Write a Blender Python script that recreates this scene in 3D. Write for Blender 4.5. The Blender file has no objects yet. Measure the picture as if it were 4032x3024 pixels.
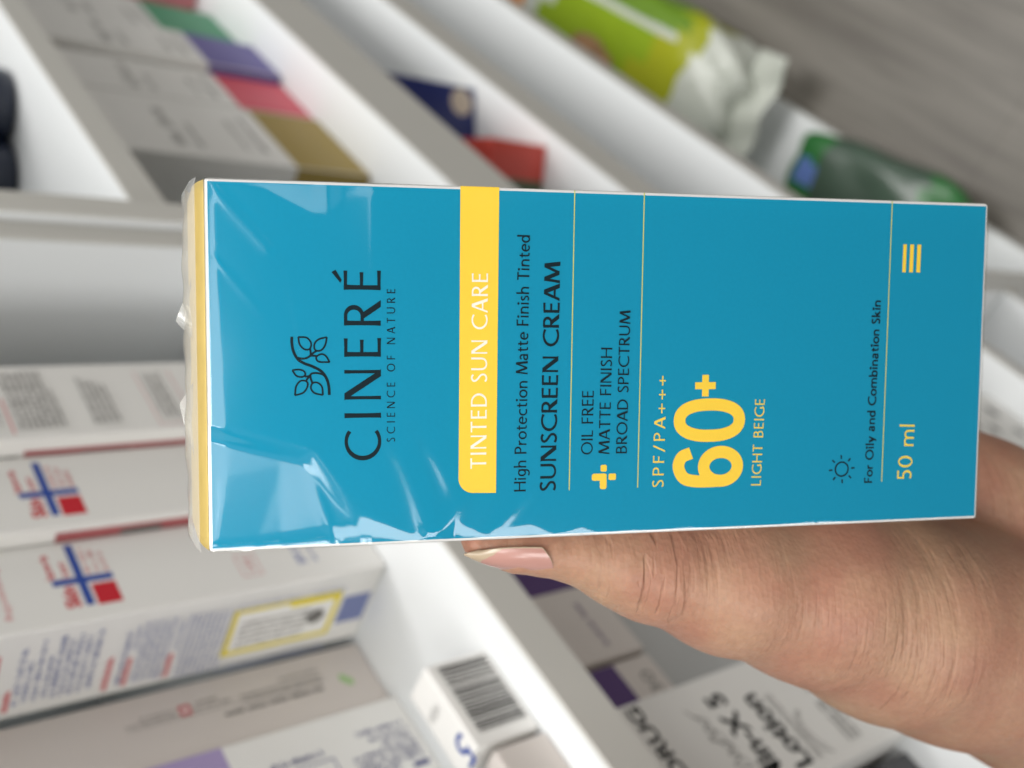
import bpy, bmesh, math, random
import numpy as np
from mathutils import Matrix, Vector

sc = bpy.context.scene
COL = sc.collection
random.seed(7)

# ------------------------------------------------------------------ camera
CAM_H = 1.325
CAM_R = Matrix(((-0.54860226, 0.59807003, -0.58424978),
                (-0.37370254, -0.80050854, -0.46854294),
                (-0.74791843, -0.03870809, 0.66266108)))      # columns: camera x, y, z in the world
cam_d = bpy.data.cameras.new('camera')
cam = bpy.data.objects.new('camera', cam_d)
COL.objects.link(cam)
cam.matrix_world = Matrix.Translation((0, 0, CAM_H)) @ CAM_R.to_4x4()
cam_d.sensor_fit = 'HORIZONTAL'
cam_d.sensor_width = 36.0
cam_d.lens = 36.0 * 4000.0 / 4032.0
cam_d.clip_start = 0.01
cam_d.clip_end = 60
cam_d.dof.use_dof = True
cam_d.dof.focus_distance = 0.156
cam_d.dof.aperture_fstop = 15.0
sc.camera = cam

# ------------------------------------------------------------------ light
world = bpy.data.worlds.new('World')
sc.world = world
world.use_nodes = True
wn = world.node_tree
wbg = wn.nodes['Background']
wbg.inputs[1].default_value = 1.0
wtc = wn.nodes.new('ShaderNodeTexCoord')
wsx = wn.nodes.new('ShaderNodeSeparateXYZ')
wrp = wn.nodes.new('ShaderNodeValToRGB')       # pale ceiling above, stocked walls and floor below
wrp.color_ramp.elements[0].position = 0.50
wrp.color_ramp.elements[0].color = (0.085, 0.085, 0.085, 1)
wrp.color_ramp.elements[1].position = 0.57
wrp.color_ramp.elements[1].color = (0.50, 0.50, 0.49, 1)
wmr = wn.nodes.new('ShaderNodeMapRange')
wmr.inputs['From Min'].default_value = 0.0
wmr.inputs['From Max'].default_value = 1.0
wn.links.new(wtc.outputs['Generated'], wsx.inputs[0])
wn.links.new(wsx.outputs['Z'], wmr.inputs['Value'])
wn.links.new(wmr.outputs[0], wrp.inputs[0])
wn.links.new(wrp.outputs[0], wbg.inputs[0])


def lamp(name, loc, size, power, target=None, col=(1, 0.985, 0.96)):
    d = bpy.data.lights.new(name, 'AREA')
    d.shape = 'RECTANGLE'
    d.size, d.size_y = size
    d.energy = power
    d.color = col
    o = bpy.data.objects.new(name, d)
    COL.objects.link(o)
    o.location = loc
    if target is not None:
        o.rotation_euler = (Vector(target) - Vector(loc)).to_track_quat('-Z', 'Y').to_euler()
    return o


lamp('unseen_overhead_light', (-1.2, -0.09, 2.75), (0.6, 0.5), 7)
lamp('unseen_overhead_light', (-1.45, -0.72, 2.75), (0.9, 0.75), 7)
lamp('unseen_overhead_light', (1.45, -0.12, 2.75), (1.2, 0.6), 36)
lamp('unseen_overhead_light', (1.35, -2.1, 2.55), (1.6, 0.8), 26, (0.7, 0.2, 1.0))  # added frontal fill, brightens the carton fronts under the right unit's boards
lamp('unseen_overhead_light', (-2.2, -2.8, 2.75), (1.4, 1.2), 11)  # added panel for the wrap's right edge to reflect
lamp('unseen_overhead_light', (-3.3, 1.15, 2.75), (0.9, 0.9), 30)  # added lamp, gives white highlights along the wrap's left edge
lamp('added_left_light', (-3.5, -0.2, 2.0), (1.4, 2.2), 62, (0.2, 0.3, 1.7))  # added upright panel, no window; reflected in the wrap, lights left-facing sides
lamp('added_near_light', (0.024, 0.08, 1.45), (0.12, 0.12), 0.50)  # added close lamp, makes the blue face fade from top to bottom
sc.view_settings.view_transform = 'Standard'
sc.view_settings.look = 'None'
sc.view_settings.exposure = -0.1
sc.view_settings.gamma = 1.0
sc.cycles.use_denoising = True
sc.cycles.max_bounces = 10
sc.cycles.transparent_max_bounces = 16


# ------------------------------------------------------------------ helpers
def srgb(r, g, b):
    f = lambda c: (c / 255 / 12.92) if c / 255 <= 0.04045 else ((c / 255 + 0.055) / 1.055) ** 2.4
    return (f(r), f(g), f(b), 1.0)


def mat(name, col, rough=0.5, spec=0.5, var=0.0, vscale=40.0, bump=0.0, bscale=300.0, sss=0.0, coat=0.0):
    m = bpy.data.materials.new(name)
    m.use_nodes = True
    nt = m.node_tree
    p = nt.nodes['Principled BSDF']
    p.inputs['Base Color'].default_value = col
    p.inputs['Roughness'].default_value = rough
    p.inputs['Specular IOR Level'].default_value = spec
    if coat:
        p.inputs['Coat Weight'].default_value = coat
        p.inputs['Coat Roughness'].default_value = 0.12
    tc = nt.nodes.new('ShaderNodeTexCoord')
    if var:
        n = nt.nodes.new('ShaderNodeTexNoise')
        n.inputs['Scale'].default_value = vscale
        n.inputs['Detail'].default_value = 6
        nt.links.new(tc.outputs['Object'], n.inputs['Vector'])
        mx = nt.nodes.new('ShaderNodeMix')
        mx.data_type = 'RGBA'
        mx.inputs[6].default_value = tuple(c * (1 - var) for c in col[:3]) + (1,)
        mx.inputs[7].default_value = tuple(min(1, c * (1 + var)) for c in col[:3]) + (1,)
        nt.links.new(n.outputs['Fac'], mx.inputs[0])
        nt.links.new(mx.outputs[2], p.inputs['Base Color'])
    if bump:
        n = nt.nodes.new('ShaderNodeTexNoise')
        n.inputs['Scale'].default_value = bscale
        n.inputs['Detail'].default_value = 3
        nt.links.new(tc.outputs['Object'], n.inputs['Vector'])
        b = nt.nodes.new('ShaderNodeBump')
        b.inputs['Strength'].default_value = bump
        b.inputs['Distance'].default_value = 0.0005
        nt.links.new(n.outputs['Fac'], b.inputs['Height'])
        nt.links.new(b.outputs['Normal'], p.inputs['Normal'])
    return m


def film_mat(name, strength=1.9, rough=0.07, tint=(0.985, 0.985, 0.985), haze=0.0):
    m = bpy.data.materials.new(name)
    m.use_nodes = True
    nt = m.node_tree
    nt.nodes.remove(nt.nodes['Principled BSDF'])
    out = nt.nodes['Material Output']
    tr = nt.nodes.new('ShaderNodeBsdfTransparent')
    tr.inputs[0].default_value = (*tint, 1)
    gl = nt.nodes.new('ShaderNodeBsdfGlossy')
    gl.inputs['Roughness'].default_value = rough
    fr = nt.nodes.new('ShaderNodeFresnel')
    ge = nt.nodes.new('ShaderNodeNewGeometry')        # a thin sheet reflects alike from both sides
    mr = nt.nodes.new('ShaderNodeMapRange')
    mr.inputs['To Min'].default_value = 1.5
    mr.inputs['To Max'].default_value = 1 / 1.5
    nt.links.new(ge.outputs['Backfacing'], mr.inputs['Value'])
    nt.links.new(mr.outputs[0], fr.inputs['IOR'])
    mu = nt.nodes.new('ShaderNodeMath')
    mu.operation = 'MULTIPLY'
    mu.use_clamp = True
    mu.inputs[1].default_value = strength
    mx = nt.nodes.new('ShaderNodeMixShader')
    nt.links.new(fr.outputs[0], mu.inputs[0])
    nt.links.new(mu.outputs[0], mx.inputs[0])
    base = tr
    if haze:
        df = nt.nodes.new('ShaderNodeBsdfDiffuse')
        df.inputs[0].default_value = (0.8, 0.8, 0.78, 1)
        mh = nt.nodes.new('ShaderNodeMixShader')
        mh.inputs[0].default_value = haze
        nt.links.new(tr.outputs[0], mh.inputs[1])
        nt.links.new(df.outputs[0], mh.inputs[2])
        base = mh
    nt.links.new(base.outputs[0], mx.inputs[1])
    nt.links.new(gl.outputs[0], mx.inputs[2])
    nt.links.new(mx.outputs[0], out.inputs[0])
    return m


def tag(o, label=None, cat=None, group=None, kind=None):
    if label:
        o['label'] = label
    if cat:
        o['category'] = cat
    if group:
        o['group'] = group
    if kind:
        o['kind'] = kind
    return o


def empty(name, loc=(0, 0, 0), rz=0.0, label=None, cat=None, group=None):
    o = bpy.data.objects.new(name, None)
    COL.objects.link(o)
    o.empty_display_size = 0.02
    o.location = loc
    o.rotation_euler = (0, 0, rz)
    return tag(o, label, cat, group)


def mesh_obj(name, verts, faces, mats, parent=None, smooth=False, mi=None):
    me = bpy.data.meshes.new(name)
    me.from_pydata([tuple(v) for v in verts], [], [tuple(f) for f in faces])
    for m in (mats if isinstance(mats, (list, tuple)) else [mats]):
        me.materials.append(m)
    if mi is not None:
        me.polygons.foreach_set('material_index', mi)
    if smooth:
        me.polygons.foreach_set('use_smooth', [True] * len(me.polygons))
    me.update()
    o = bpy.data.objects.new(name, me)
    COL.objects.link(o)
    if parent is not None:
        o.parent = parent
    return o


def box_obj(name, lo, hi, mats, parent=None, bevel=0.0, seg=2, face_mats=None, bulge=0.0):
    """box from lo to hi; face_mats: dict side -> material index for '-x','+x','-y','+y','-z','+z'"""
    bm = bmesh.new()
    bmesh.ops.create_cube(bm, size=1.0)
    for v in bm.verts:
        for i in range(3):
            v.co[i] = lo[i] if v.co[i] < 0 else hi[i]
    if bulge:
        bmesh.ops.subdivide_edges(bm, edges=bm.edges[:], cuts=5, use_grid_fill=True)
    if face_mats:
        bm.normal_update()
        for f in bm.faces:
            n = f.normal
            a = max(range(3), key=lambda i: abs(n[i]))
            f.material_index = face_mats.get(('+' if n[a] > 0 else '-') + 'xyz'[a], 0)
    if bevel:
        es = [e for e in bm.edges if len(e.link_faces) == 2 and e.calc_face_angle(0) > 0.5]
        bmesh.ops.bevel(bm, geom=es, offset=bevel, segments=seg, affect='EDGES', profile=0.5)
    if bulge:
        c = [(lo[i] + hi[i]) / 2 for i in range(3)]
        h = [(hi[i] - lo[i]) / 2 for i in range(3)]
        for v in bm.verts:
            q = [(v.co[i] - c[i]) / h[i] for i in range(3)]
            for i in (0, 1):
                j, k = [a for a in range(3) if a != i]
                if abs(q[i]) > 0.97:
                    v.co[i] += math.copysign(bulge * (1 - q[j] ** 2) * (1 - q[k] ** 4), q[i])
    me = bpy.data.meshes.new(name)
    bm.to_mesh(me)
    bm.free()
    for m in (mats if isinstance(mats, (list, tuple)) else [mats]):
        me.materials.append(m)
    o = bpy.data.objects.new(name, me)
    COL.objects.link(o)
    if parent is not None:
        o.parent = parent
    return o


class Frame:
    """a printed face: origin, text direction ex, up direction ey, outward normal"""
    def __init__(s, o, ex, ey, n):
        s.o, s.ex, s.ey, s.n = [np.array(a, float) for a in (o, ex, ey, n)]

    def __call__(s, a, b, h=0.0):
        return s.o + s.ex * a + s.ey * b + s.n * h


class Print:
    """flat ink shapes on a face, each a hair above the one before it"""
    def __init__(s, frame, lift=4e-5, step=1.5e-6):
        s.f, s.v, s.q, s.h, s.step = frame, [], [], lift, step

    def poly(s, pts):
        k = len(s.v)
        s.v += [s.f(a, b, s.h) for a, b in pts]
        s.q.append(tuple(range(k, k + len(pts))))
        s.h += s.step

    def rect(s, a0, b0, a1, b1):
        s.poly([(a0, b0), (a1, b0), (a1, b1), (a0, b1)])

    def strip(s, pts, w, closed=False):
        n = len(pts)
        P = np.array(pts, float)
        W = np.full(n, w, float) if np.isscalar(w) else np.array(w, float)
        if closed:
            T = np.roll(P, -1, 0) - np.roll(P, 1, 0)
        else:
            T = np.gradient(P, axis=0)
        T /= np.maximum(np.linalg.norm(T, axis=1, keepdims=True), 1e-12)
        N = np.stack([-T[:, 1], T[:, 0]], 1)
        A, B = P + N * W[:, None] / 2, P - N * W[:, None] / 2
        k = len(s.v)
        for i in range(n):
            s.v += [s.f(*A[i], s.h), s.f(*B[i], s.h)]
        for i in range(n if closed else n - 1):
            j = (i + 1) % n
            s.q.append((k + 2 * i, k + 2 * i + 1, k + 2 * j + 1, k + 2 * j))
        s.h += s.step

    def disc(s, c, r, n=24, ry=None):
        s.poly([(c[0] + r * math.cos(6.28318 * i / n), c[1] + (ry or r) * math.sin(6.28318 * i / n)) for i in range(n)])

    def build(s, name, m, parent):
        return mesh_obj(name, s.v, s.q, m, parent)


def scribble(p, a0, b0, a1, h, rnd, vertical=False, dens=1.0):
    """a line of print too small to read: word-like runs of little bars"""
    a, sgn = a0, (1 if a1 > a0 else -1)
    left = rnd.randint(3, 9)
    w = h * 0.55
    while (a1 - a) * sgn > w:
        if left == 0:
            a += sgn * w * 0.9
            left = rnd.randint(2, 9)
            continue
        left -= 1
        up = h * (1.0 if rnd.random() < 0.3 else 0.72)
        x0, x1 = a + sgn * w * 0.12, a + sgn * w * 0.42
        r = (lambda u0, v0, u1, v1: p.rect(min(v0, v1), min(u0, u1), max(v0, v1), max(u0, u1))) if vertical else (lambda u0, v0, u1, v1: p.rect(min(u0, u1), v0, max(u0, u1), v1))
        r(x0, b0, x1, b0 + up)
        if rnd.random() < 0.75:
            yb = b0 + rnd.choice([0, 0.3, 0.55]) * h
            r(x1, yb, a + sgn * w * 0.85, yb + h * 0.22)
        if rnd.random() < 0.5 * dens:
            r(a + sgn * w * 0.6, b0, a + sgn * w * 0.85, b0 + h * 0.7)
        a += sgn * w


def font_print(p, body, a0, b0, h, width=None, bold=0.0, rot=0.0, italic=0.0):
    """legible lettering in the built-in font, mapped on the face"""
    cu = bpy.data.curves.new('lettering', 'FONT')
    cu.body = body
    cu.size = 1.0
    cu.offset = bold
    cu.shear = italic
    tmp = bpy.data.objects.new('lettering', cu)
    COL.objects.link(tmp)
    dg = bpy.context.evaluated_depsgraph_get()
    me = bpy.data.meshes.new_from_object(tmp.evaluated_get(dg))
    V = np.array([v.co[:2] for v in me.vertices])
    F = [tuple(f.vertices) for f in me.polygons]
    bpy.data.objects.remove(tmp)
    bpy.data.curves.remove(cu)
    bpy.data.meshes.remove(me)
    cap = 0.73
    sx = sy = h / cap
    V[:, 0] -= V[:, 0].min()
    if width:
        sx = width / V[:, 0].max()
    c, s_ = math.cos(rot), math.sin(rot)
    k = len(p.v)
    for x, y in V:
        x, y = x * sx, y * sy
        p.v.append(p.f(a0 + c * x - s_ * y, b0 + s_ * x + c * y, p.h))
    p.q += [tuple(i + k for i in f) for f in F]
    p.h += p.step


# ---- lettering for the blue carton: a flared humanist sans drawn with strokes
def arc(cx, cy, rx, ry, a0, a1, n=22):
    return [(cx + rx * math.cos(math.radians(a0 + (a1 - a0) * i / n)), cy + ry * math.sin(math.radians(a0 + (a1 - a0) * i / n))) for i in range(n + 1)]


def spline(pts, n=8):
    P = [np.array(p, float) for p in pts]
    P = [2 * P[0] - P[1]] + P + [2 * P[-1] - P[-2]]
    out = []
    for i in range(1, len(P) - 2):
        for k in range(n):
            t = k / n
            out.append(tuple(0.5 * ((2 * P[i]) + (-P[i - 1] + P[i + 1]) * t + (2 * P[i - 1] - 5 * P[i] + 4 * P[i + 1] - P[i + 2]) * t * t + (-P[i - 1] + 3 * P[i] - 3 * P[i + 1] + P[i + 2]) * t ** 3)))
    out.append(tuple(P[-2]))
    return out


TH, TN = 0.125, 0.088      # thick and thin strokes


def V_(x, y0=0.0, y1=1.0, w=TH):
    n = 6
    pts = [(x, y0 + (y1 - y0) * i / n) for i in range(n + 1)]
    return ('S', pts, [w * (1.0 + 0.14 * abs(2 * i / n - 1) ** 3 - 0.05) for i in range(n + 1)])


def H_(x0, x1, y, w=TN):
    n = 5
    return ('S', [(x0 + (x1 - x0) * i / n, y) for i in range(n + 1)], [w * (0.95 + 0.2 * (i / n) ** 3) for i in range(n + 1)])


def D_(x0, y0, x1, y1, w):
    return ('D', (x0, y0, x1, y1, w))


def C_(pts, thick=TH, thin=TN):
    P = np.array(pts)
    T = np.gradient(P, axis=0)
    T /= np.maximum(np.linalg.norm(T, axis=1, keepdims=True), 1e-9)
    return ('S', pts, [thin + (thick - thin) * abs(t[1]) ** 1.5 for t in T])


GL = {
    ' ': (0.30, []),
    'A': (0.70, [D_(0.05, 0, 0.335, 1, 0.09), D_(0.65, 0, 0.365, 1, 0.14), H_(0.15, 0.55, 0.32)]),
    'B': (0.58, [V_(0.09), C_([(0.09, 0.955)] + arc(0.27, 0.755, 0.17, 0.2, 90, -90) + [(0.09, 0.555)]), C_([(0.09, 0.545)] + arc(0.29, 0.295, 0.2, 0.25, 90, -90) + [(0.09, 0.045)])]),
    'C': (0.74, [C_(arc(0.48, 0.5, 0.42, 0.46, 52, 308))]),
    'D': (0.74, [V_(0.09), C_([(0.09, 0.955)] + arc(0.27, 0.5, 0.38, 0.455, 90, -90, 30) + [(0.09, 0.045)])]),
    'E': (0.51, [V_(0.09), H_(0.09, 0.46, 0.955), H_(0.09, 0.43, 0.52), H_(0.09, 0.47, 0.045)]),
    'F': (0.49, [V_(0.09), H_(0.09, 0.45, 0.955), H_(0.09, 0.42, 0.5)]),
    'G': (0.78, [C_(arc(0.48, 0.5, 0.42, 0.46, 52, 318)), V_(0.69, 0.1, 0.46)]),
    'H': (0.74, [V_(0.09), V_(0.65), H_(0.09, 0.65, 0.53)]),
    'I': (0.22, [V_(0.11)]),
    'L': (0.48, [V_(0.09), H_(0.09, 0.45, 0.045)]),
    'M': (0.92, [D_(0.07, 0, 0.16, 1, 0.085), D_(0.175, 1, 0.46, 0.04, 0.13), D_(0.745, 1, 0.46, 0.04, 0.09), D_(0.85, 0, 0.76, 1, 0.13)]),
    'N': (0.76, [V_(0.085, w=0.09), V_(0.675, w=0.09), D_(0.11, 1, 0.65, 0, 0.155)]),
    'O': (0.86, [('R', (0.43, 0.5, 0.365, 0.46), None)]),
    'P': (0.55, [V_(0.09), C_([(0.09, 0.955)] + arc(0.27, 0.72, 0.195, 0.235, 90, -90) + [(0.09, 0.485)])]),
    'R': (0.60, [V_(0.09), C_([(0.09, 0.955)] + arc(0.26, 0.73, 0.185, 0.225, 90, -90) + [(0.09, 0.505)]), D_(0.25, 0.5, 0.535, 0, 0.15)]),
    'S': (0.50, [C_(spline([(0.41, 0.87), (0.33, 0.94), (0.22, 0.955), (0.11, 0.88), (0.1, 0.73), (0.2, 0.58), (0.33, 0.46), (0.41, 0.33), (0.4, 0.15), (0.29, 0.05), (0.16, 0.05), (0.06, 0.12)]), 0.11, 0.1)]),
    'T': (0.58, [V_(0.29), H_(0.02, 0.56, 0.955)]),
    'U': (0.72, [C_([(0.085, 1.0), (0.085, 0.7)] + arc(0.355, 0.33, 0.27, 0.285, 180, 360, 24) + [(0.625, 0.7), (0.625, 1.0)], 0.115)]),
    '/': (0.42, [D_(0.04, -0.05, 0.36, 1.02, 0.09)]),
    '+': (0.62, [V_(0.31, 0.06, 0.64, 0.1), ('S', [(0.02, 0.35), (0.6, 0.35)], [0.1, 0.1])]),
    '5': (0.56, [H_(0.12, 0.47, 0.955, 0.1), V_(0.13, 0.52, 0.99, 0.1), C_([(0.1, 0.56)] + arc(0.25, 0.32, 0.2, 0.27, 92, -130))]),
    '0': (0.60, [('R', (0.3, 0.5, 0.225, 0.455), None)]),
    # lower case
    'a': (0.52, [C_(spline([(0.08, 0.56), (0.2, 0.645), (0.33, 0.6), (0.37, 0.47), (0.37, 0.0)]), 0.11), C_(arc(0.23, 0.19, 0.17, 0.155, 40, 330))]),
    'b': (0.58, [V_(0.09, 0, 1.06, 0.11), ('R', (0.3, 0.335, 0.2, 0.295), None)]),
    'c': (0.50, [C_(arc(0.31, 0.335, 0.25, 0.295, 55, 305), 0.115)]),
    'd': (0.58, [V_(0.47, 0, 1.06, 0.11), ('R', (0.27, 0.335, 0.2, 0.295), None)]),
    'e': (0.54, [C_(arc(0.28, 0.335, 0.215, 0.295, 0, 312), 0.115), H_(0.08, 0.48, 0.36, 0.08)]),
    'f': (0.32, [C_(spline([(0.34, 0.98), (0.25, 1.02), (0.16, 0.93), (0.14, 0.7), (0.14, 0.0)]), 0.11), H_(0.02, 0.31, 0.63, 0.085)]),
    'g': (0.54, [('R', (0.27, 0.345, 0.195, 0.285), None), C_(spline([(0.46, 0.64), (0.46, 0.1), (0.43, -0.16), (0.27, -0.27), (0.08, -0.22)]), 0.11)]),
    'h': (0.56, [V_(0.09, 0, 1.06, 0.11), C_([(0.11, 0.45)] + arc(0.28, 0.42, 0.18, 0.205, 150, 0) + [(0.46, 0.0)], 0.11)]),
    'i': (0.22, [V_(0.11, 0, 0.66, 0.11), ('O', (0.11, 0.88, 0.075))]),
    'k': (0.54, [V_(0.09, 0, 1.06, 0.11), D_(0.12, 0.32, 0.42, 0.66, 0.1), D_(0.2, 0.4, 0.47, 0, 0.13)]),
    'l': (0.22, [V_(0.11, 0, 1.06, 0.11)]),
    'm': (0.86, [V_(0.09, 0, 0.66, 0.11), C_([(0.11, 0.45)] + arc(0.275, 0.42, 0.165, 0.205, 150, 0) + [(0.44, 0.0)], 0.11), C_([(0.46, 0.45)] + arc(0.61, 0.42, 0.165, 0.205, 150, 0) + [(0.775, 0.0)], 0.11)]),
    'n': (0.56, [V_(0.09, 0, 0.66, 0.11), C_([(0.11, 0.45)] + arc(0.28, 0.42, 0.18, 0.205, 150, 0) + [(0.46, 0.0)], 0.11)]),
    'o': (0.58, [('R', (0.29, 0.335, 0.225, 0.29), None)]),
    'r': (0.37, [V_(0.09, 0, 0.66, 0.11), C_(spline([(0.11, 0.42), (0.2, 0.58), (0.35, 0.62)]), 0.1)]),
    's': (0.40, [C_(spline([(0.32, 0.57), (0.22, 0.635), (0.1, 0.57), (0.1, 0.45), (0.22, 0.35), (0.32, 0.25), (0.31, 0.1), (0.18, 0.03), (0.05, 0.09)]), 0.1, 0.09)]),
    't': (0.36, [C_(spline([(0.15, 0.84), (0.15, 0.3), (0.18, 0.08), (0.34, 0.05)]), 0.11), H_(0.02, 0.33, 0.63, 0.085)]),
    'y': (0.52, [D_(0.06, 0.66, 0.27, 0.04, 0.125), D_(0.47, 0.66, 0.18, -0.28, 0.09)]),
    'ml': (0, []),
}


def glyph(p, ch, ox, oy, ux, uy, sx, cap, wt):
    """draw one glyph at (ox,oy); (ux,uy) unit baseline direction"""
    adv, st = GL[ch]
    def tf(x, y):
        x, y = x * sx, y * cap
        return (ox + ux * x - uy * y, oy + uy * x + ux * y)
    for s in st:
        if s[0] == 'S':
            p.strip([tf(*q) for q in s[1]], [w * cap * wt for w in s[2]])
        elif s[0] == 'D':
            x0, y0, x1, y1, w = s[1]
            h = w * wt / 2
            p.poly([tf(x0 - h, y0), tf(x0 + h, y0), tf(x1 + h, y1), tf(x1 - h, y1)])
        elif s[0] == 'O':
            x, y, r = s[1]
            p.poly([tf(x + r * wt * math.cos(a * 0.4488), y + r * wt * math.sin(a * 0.4488)) for a in range(14)])
        elif s[0] == 'R':
            cx, cy, rx, ry = s[1]
            n = 40
            pts = [(cx + rx * math.cos(6.28318 * i / n), cy + ry * math.sin(6.28318 * i / n)) for i in range(n)]
            ws = [(TN + (TH - TN) * abs(math.cos(6.28318 * i / n)) ** 1.5) * wt * cap for i in range(n)]
            p.strip([tf(*q) for q in pts], ws, closed=True)


def optima(p, text, a0, b0, a1, b1, cap, wt=1.0, trk=0.05):
    """text from (a0,b0) to (a1,b1) along its baseline; letters widen to fill it at the given tracking"""
    L = math.hypot(a1 - a0, b1 - b0)
    ux, uy = (a1 - a0) / L, (b1 - b0) / L
    nat = sum(GL[c][0] for c in text)
    k = L / (nat + trk * (len(text) - 1))
    x = 0.0
    for c in text:
        glyph(p, c, a0 + ux * x, b0 + uy * x, ux, uy, k, cap, wt)
        x += (GL[c][0] + trk) * k


# ------------------------------------------------------------------ materials
M_LAM = mat('white_laminate', (0.755, 0.775, 0.78, 1), 0.42, 0.4, var=0.03, vscale=6)
M_BAND = mat('cream_edge_band', (0.57, 0.56, 0.52, 1), 0.5, 0.4, var=0.03, vscale=20)
M_BACK = mat('white_back_panel', (0.68, 0.73, 0.72, 1), 0.5, 0.4)
M_CARD = mat('white_card', (0.73, 0.72, 0.69, 1), 0.45, 0.4, var=0.025, vscale=14)
M_CARDW = mat('bright_white_card', (0.80, 0.79, 0.76, 1), 0.4, 0.45)
M_CARDG = mat('pale_pinkish_card', (0.62, 0.57, 0.53, 1), 0.5, 0.4, var=0.03, vscale=14)
M_GREY = mat('shade_grey_card', (0.42, 0.42, 0.41, 1), 0.55, 0.35)  # grey stands in for the shaded lower side of a box
M_DARK = mat('shadow_dark_card', (0.07, 0.07, 0.075, 1), 0.5, 0.4)  # near black stands in for the shadowed space beside the lotion carton
M_REDI = mat('red_ink', srgb(190, 35, 48), 0.5)
M_REDL = mat('pale_red_ink', srgb(200, 110, 112), 0.5)
M_PINKP = mat('dull_red_print', srgb(165, 92, 94), 0.5)
M_BLUI = mat('blue_ink', srgb(42, 72, 150), 0.5)
M_BLUL = mat('pale_blue_ink', srgb(112, 122, 165), 0.5)
M_GRYI = mat('grey_ink', srgb(110, 108, 105), 0.5)
M_BLKI = mat('black_ink', srgb(20, 22, 24), 0.6, 0.2)
M_YELI = mat('yellow_ink', srgb(225, 205, 30), 0.5)
M_LILAC = mat('lilac_ink', srgb(160, 145, 185), 0.5)
M_NAVYI = mat('navy_ink', srgb(40, 45, 110), 0.5)
M_PURP = mat('purple_ink', srgb(78, 52, 105), 0.5)
M_GRNI = mat('pale_green_ink', srgb(150, 190, 120), 0.5)

# ------------------------------------------------------------------ floor
fm = bpy.data.materials.new('grey_wood_laminate')
fm.use_nodes = True
nt = fm.node_tree
pb = nt.nodes['Principled BSDF']
pb.inputs['Roughness'].default_value = 0.45
tc = nt.nodes.new('ShaderNodeTexCoord')
mp = nt.nodes.new('ShaderNodeMapping')
mp.inputs['Scale'].default_value = (1.2, 16, 1)
nz = nt.nodes.new('ShaderNodeTexNoise')
nz.inputs['Scale'].default_value = 2.2
nz.inputs['Detail'].default_value = 9
nz.inputs['Roughness'].default_value = 0.62
cr = nt.nodes.new('ShaderNodeValToRGB')
cr.color_ramp.elements[0].position = 0.34
cr.color_ramp.elements[0].color = (0.118, 0.106, 0.090, 1)
cr.color_ramp.elements[1].position = 0.68
cr.color_ramp.elements[1].color = (0.225, 0.208, 0.180, 1)
br = nt.nodes.new('ShaderNodeTexBrick')
br.inputs['Scale'].default_value = 1.0
br.inputs['Brick Width'].default_value = 1.2
br.inputs['Row Height'].default_value = 0.19
br.inputs['Mortar Size'].default_value = 0.0015
br.inputs['Color1'].default_value = (0.95, 0.95, 0.95, 1)
br.inputs['Color2'].default_value = (1.05, 1.04, 1.02, 1)
br.inputs['Mortar'].default_value = (0.78, 0.77, 0.75, 1)
mx = nt.nodes.new('ShaderNodeMix')
mx.data_type = 'RGBA'
mx.blend_type = 'MULTIPLY'
mx.inputs[0].default_value = 1.0
nt.links.new(tc.outputs['Object'], mp.inputs[0])
nt.links.new(mp.outputs[0], nz.inputs['Vector'])
nt.links.new(nz.outputs['Fac'], cr.inputs[0])
nt.links.new(tc.outputs['Object'], br.inputs['Vector'])
nt.links.new(cr.outputs[0], mx.inputs[6])
nt.links.new(br.outputs['Color'], mx.inputs[7])
nt.links.new(mx.outputs[2], pb.inputs['Base Color'])
flo = mesh_obj('floor', [(-6, -6, 0), (8, -6, 0), (8, 6, 0), (-6, 6, 0)], [(0, 1, 2, 3)], fm)
tag(flo, kind='structure')

# ------------------------------------------------------------------ shelving units
YF, DEP = 0.2163, 0.33
BT = 0.0165


def shelving(x0, x1, shelves, yf, label, panels, top=2.0, rails={}):
    root = empty('shelving_unit', ((x0 + x1) / 2, yf, 0), 0, label, 'shelving unit')
    inv = Vector(root.location)

    def bx(name, lo, hi, m, par, bev=0.0004):
        return box_obj(name, lo, hi, m, par, bev, 1)
    def rel(lo, hi):
        return [a - b for a, b in zip(lo, inv)], [a - b for a, b in zip(hi, inv)]
    px = []
    for (a, b, yp) in panels:
        p = bx('side_panel', *rel((a, yp + 0.0014, 0), (b, YF + DEP, top)), M_LAM, root)
        bx('edge_band', *rel((a - 0.0003, yp, 0), (b + 0.0003, yp + 0.0013, top)), M_BAND, p)
        px.append((a, b))
    xs0, xs1 = px[0][1] + 0.0006, px[1][0] - 0.0006
    for z in shelves:
        s = bx('shelf_board', *rel((xs0, yf + 0.0016, z - BT), (xs1, YF + DEP - 0.007, z)), M_LAM, root)
        bx('edge_band', *rel((xs0, yf, z - rails.get(z, BT) - 0.0004), (xs1, yf + 0.0015, z + 0.0006)), M_BAND, s)
    bx('back_panel', *rel((xs0, YF + DEP - 0.0064, 0), (xs1, YF + DEP - 0.0004, top)), M_BACK, root, 0)
    return root


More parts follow.
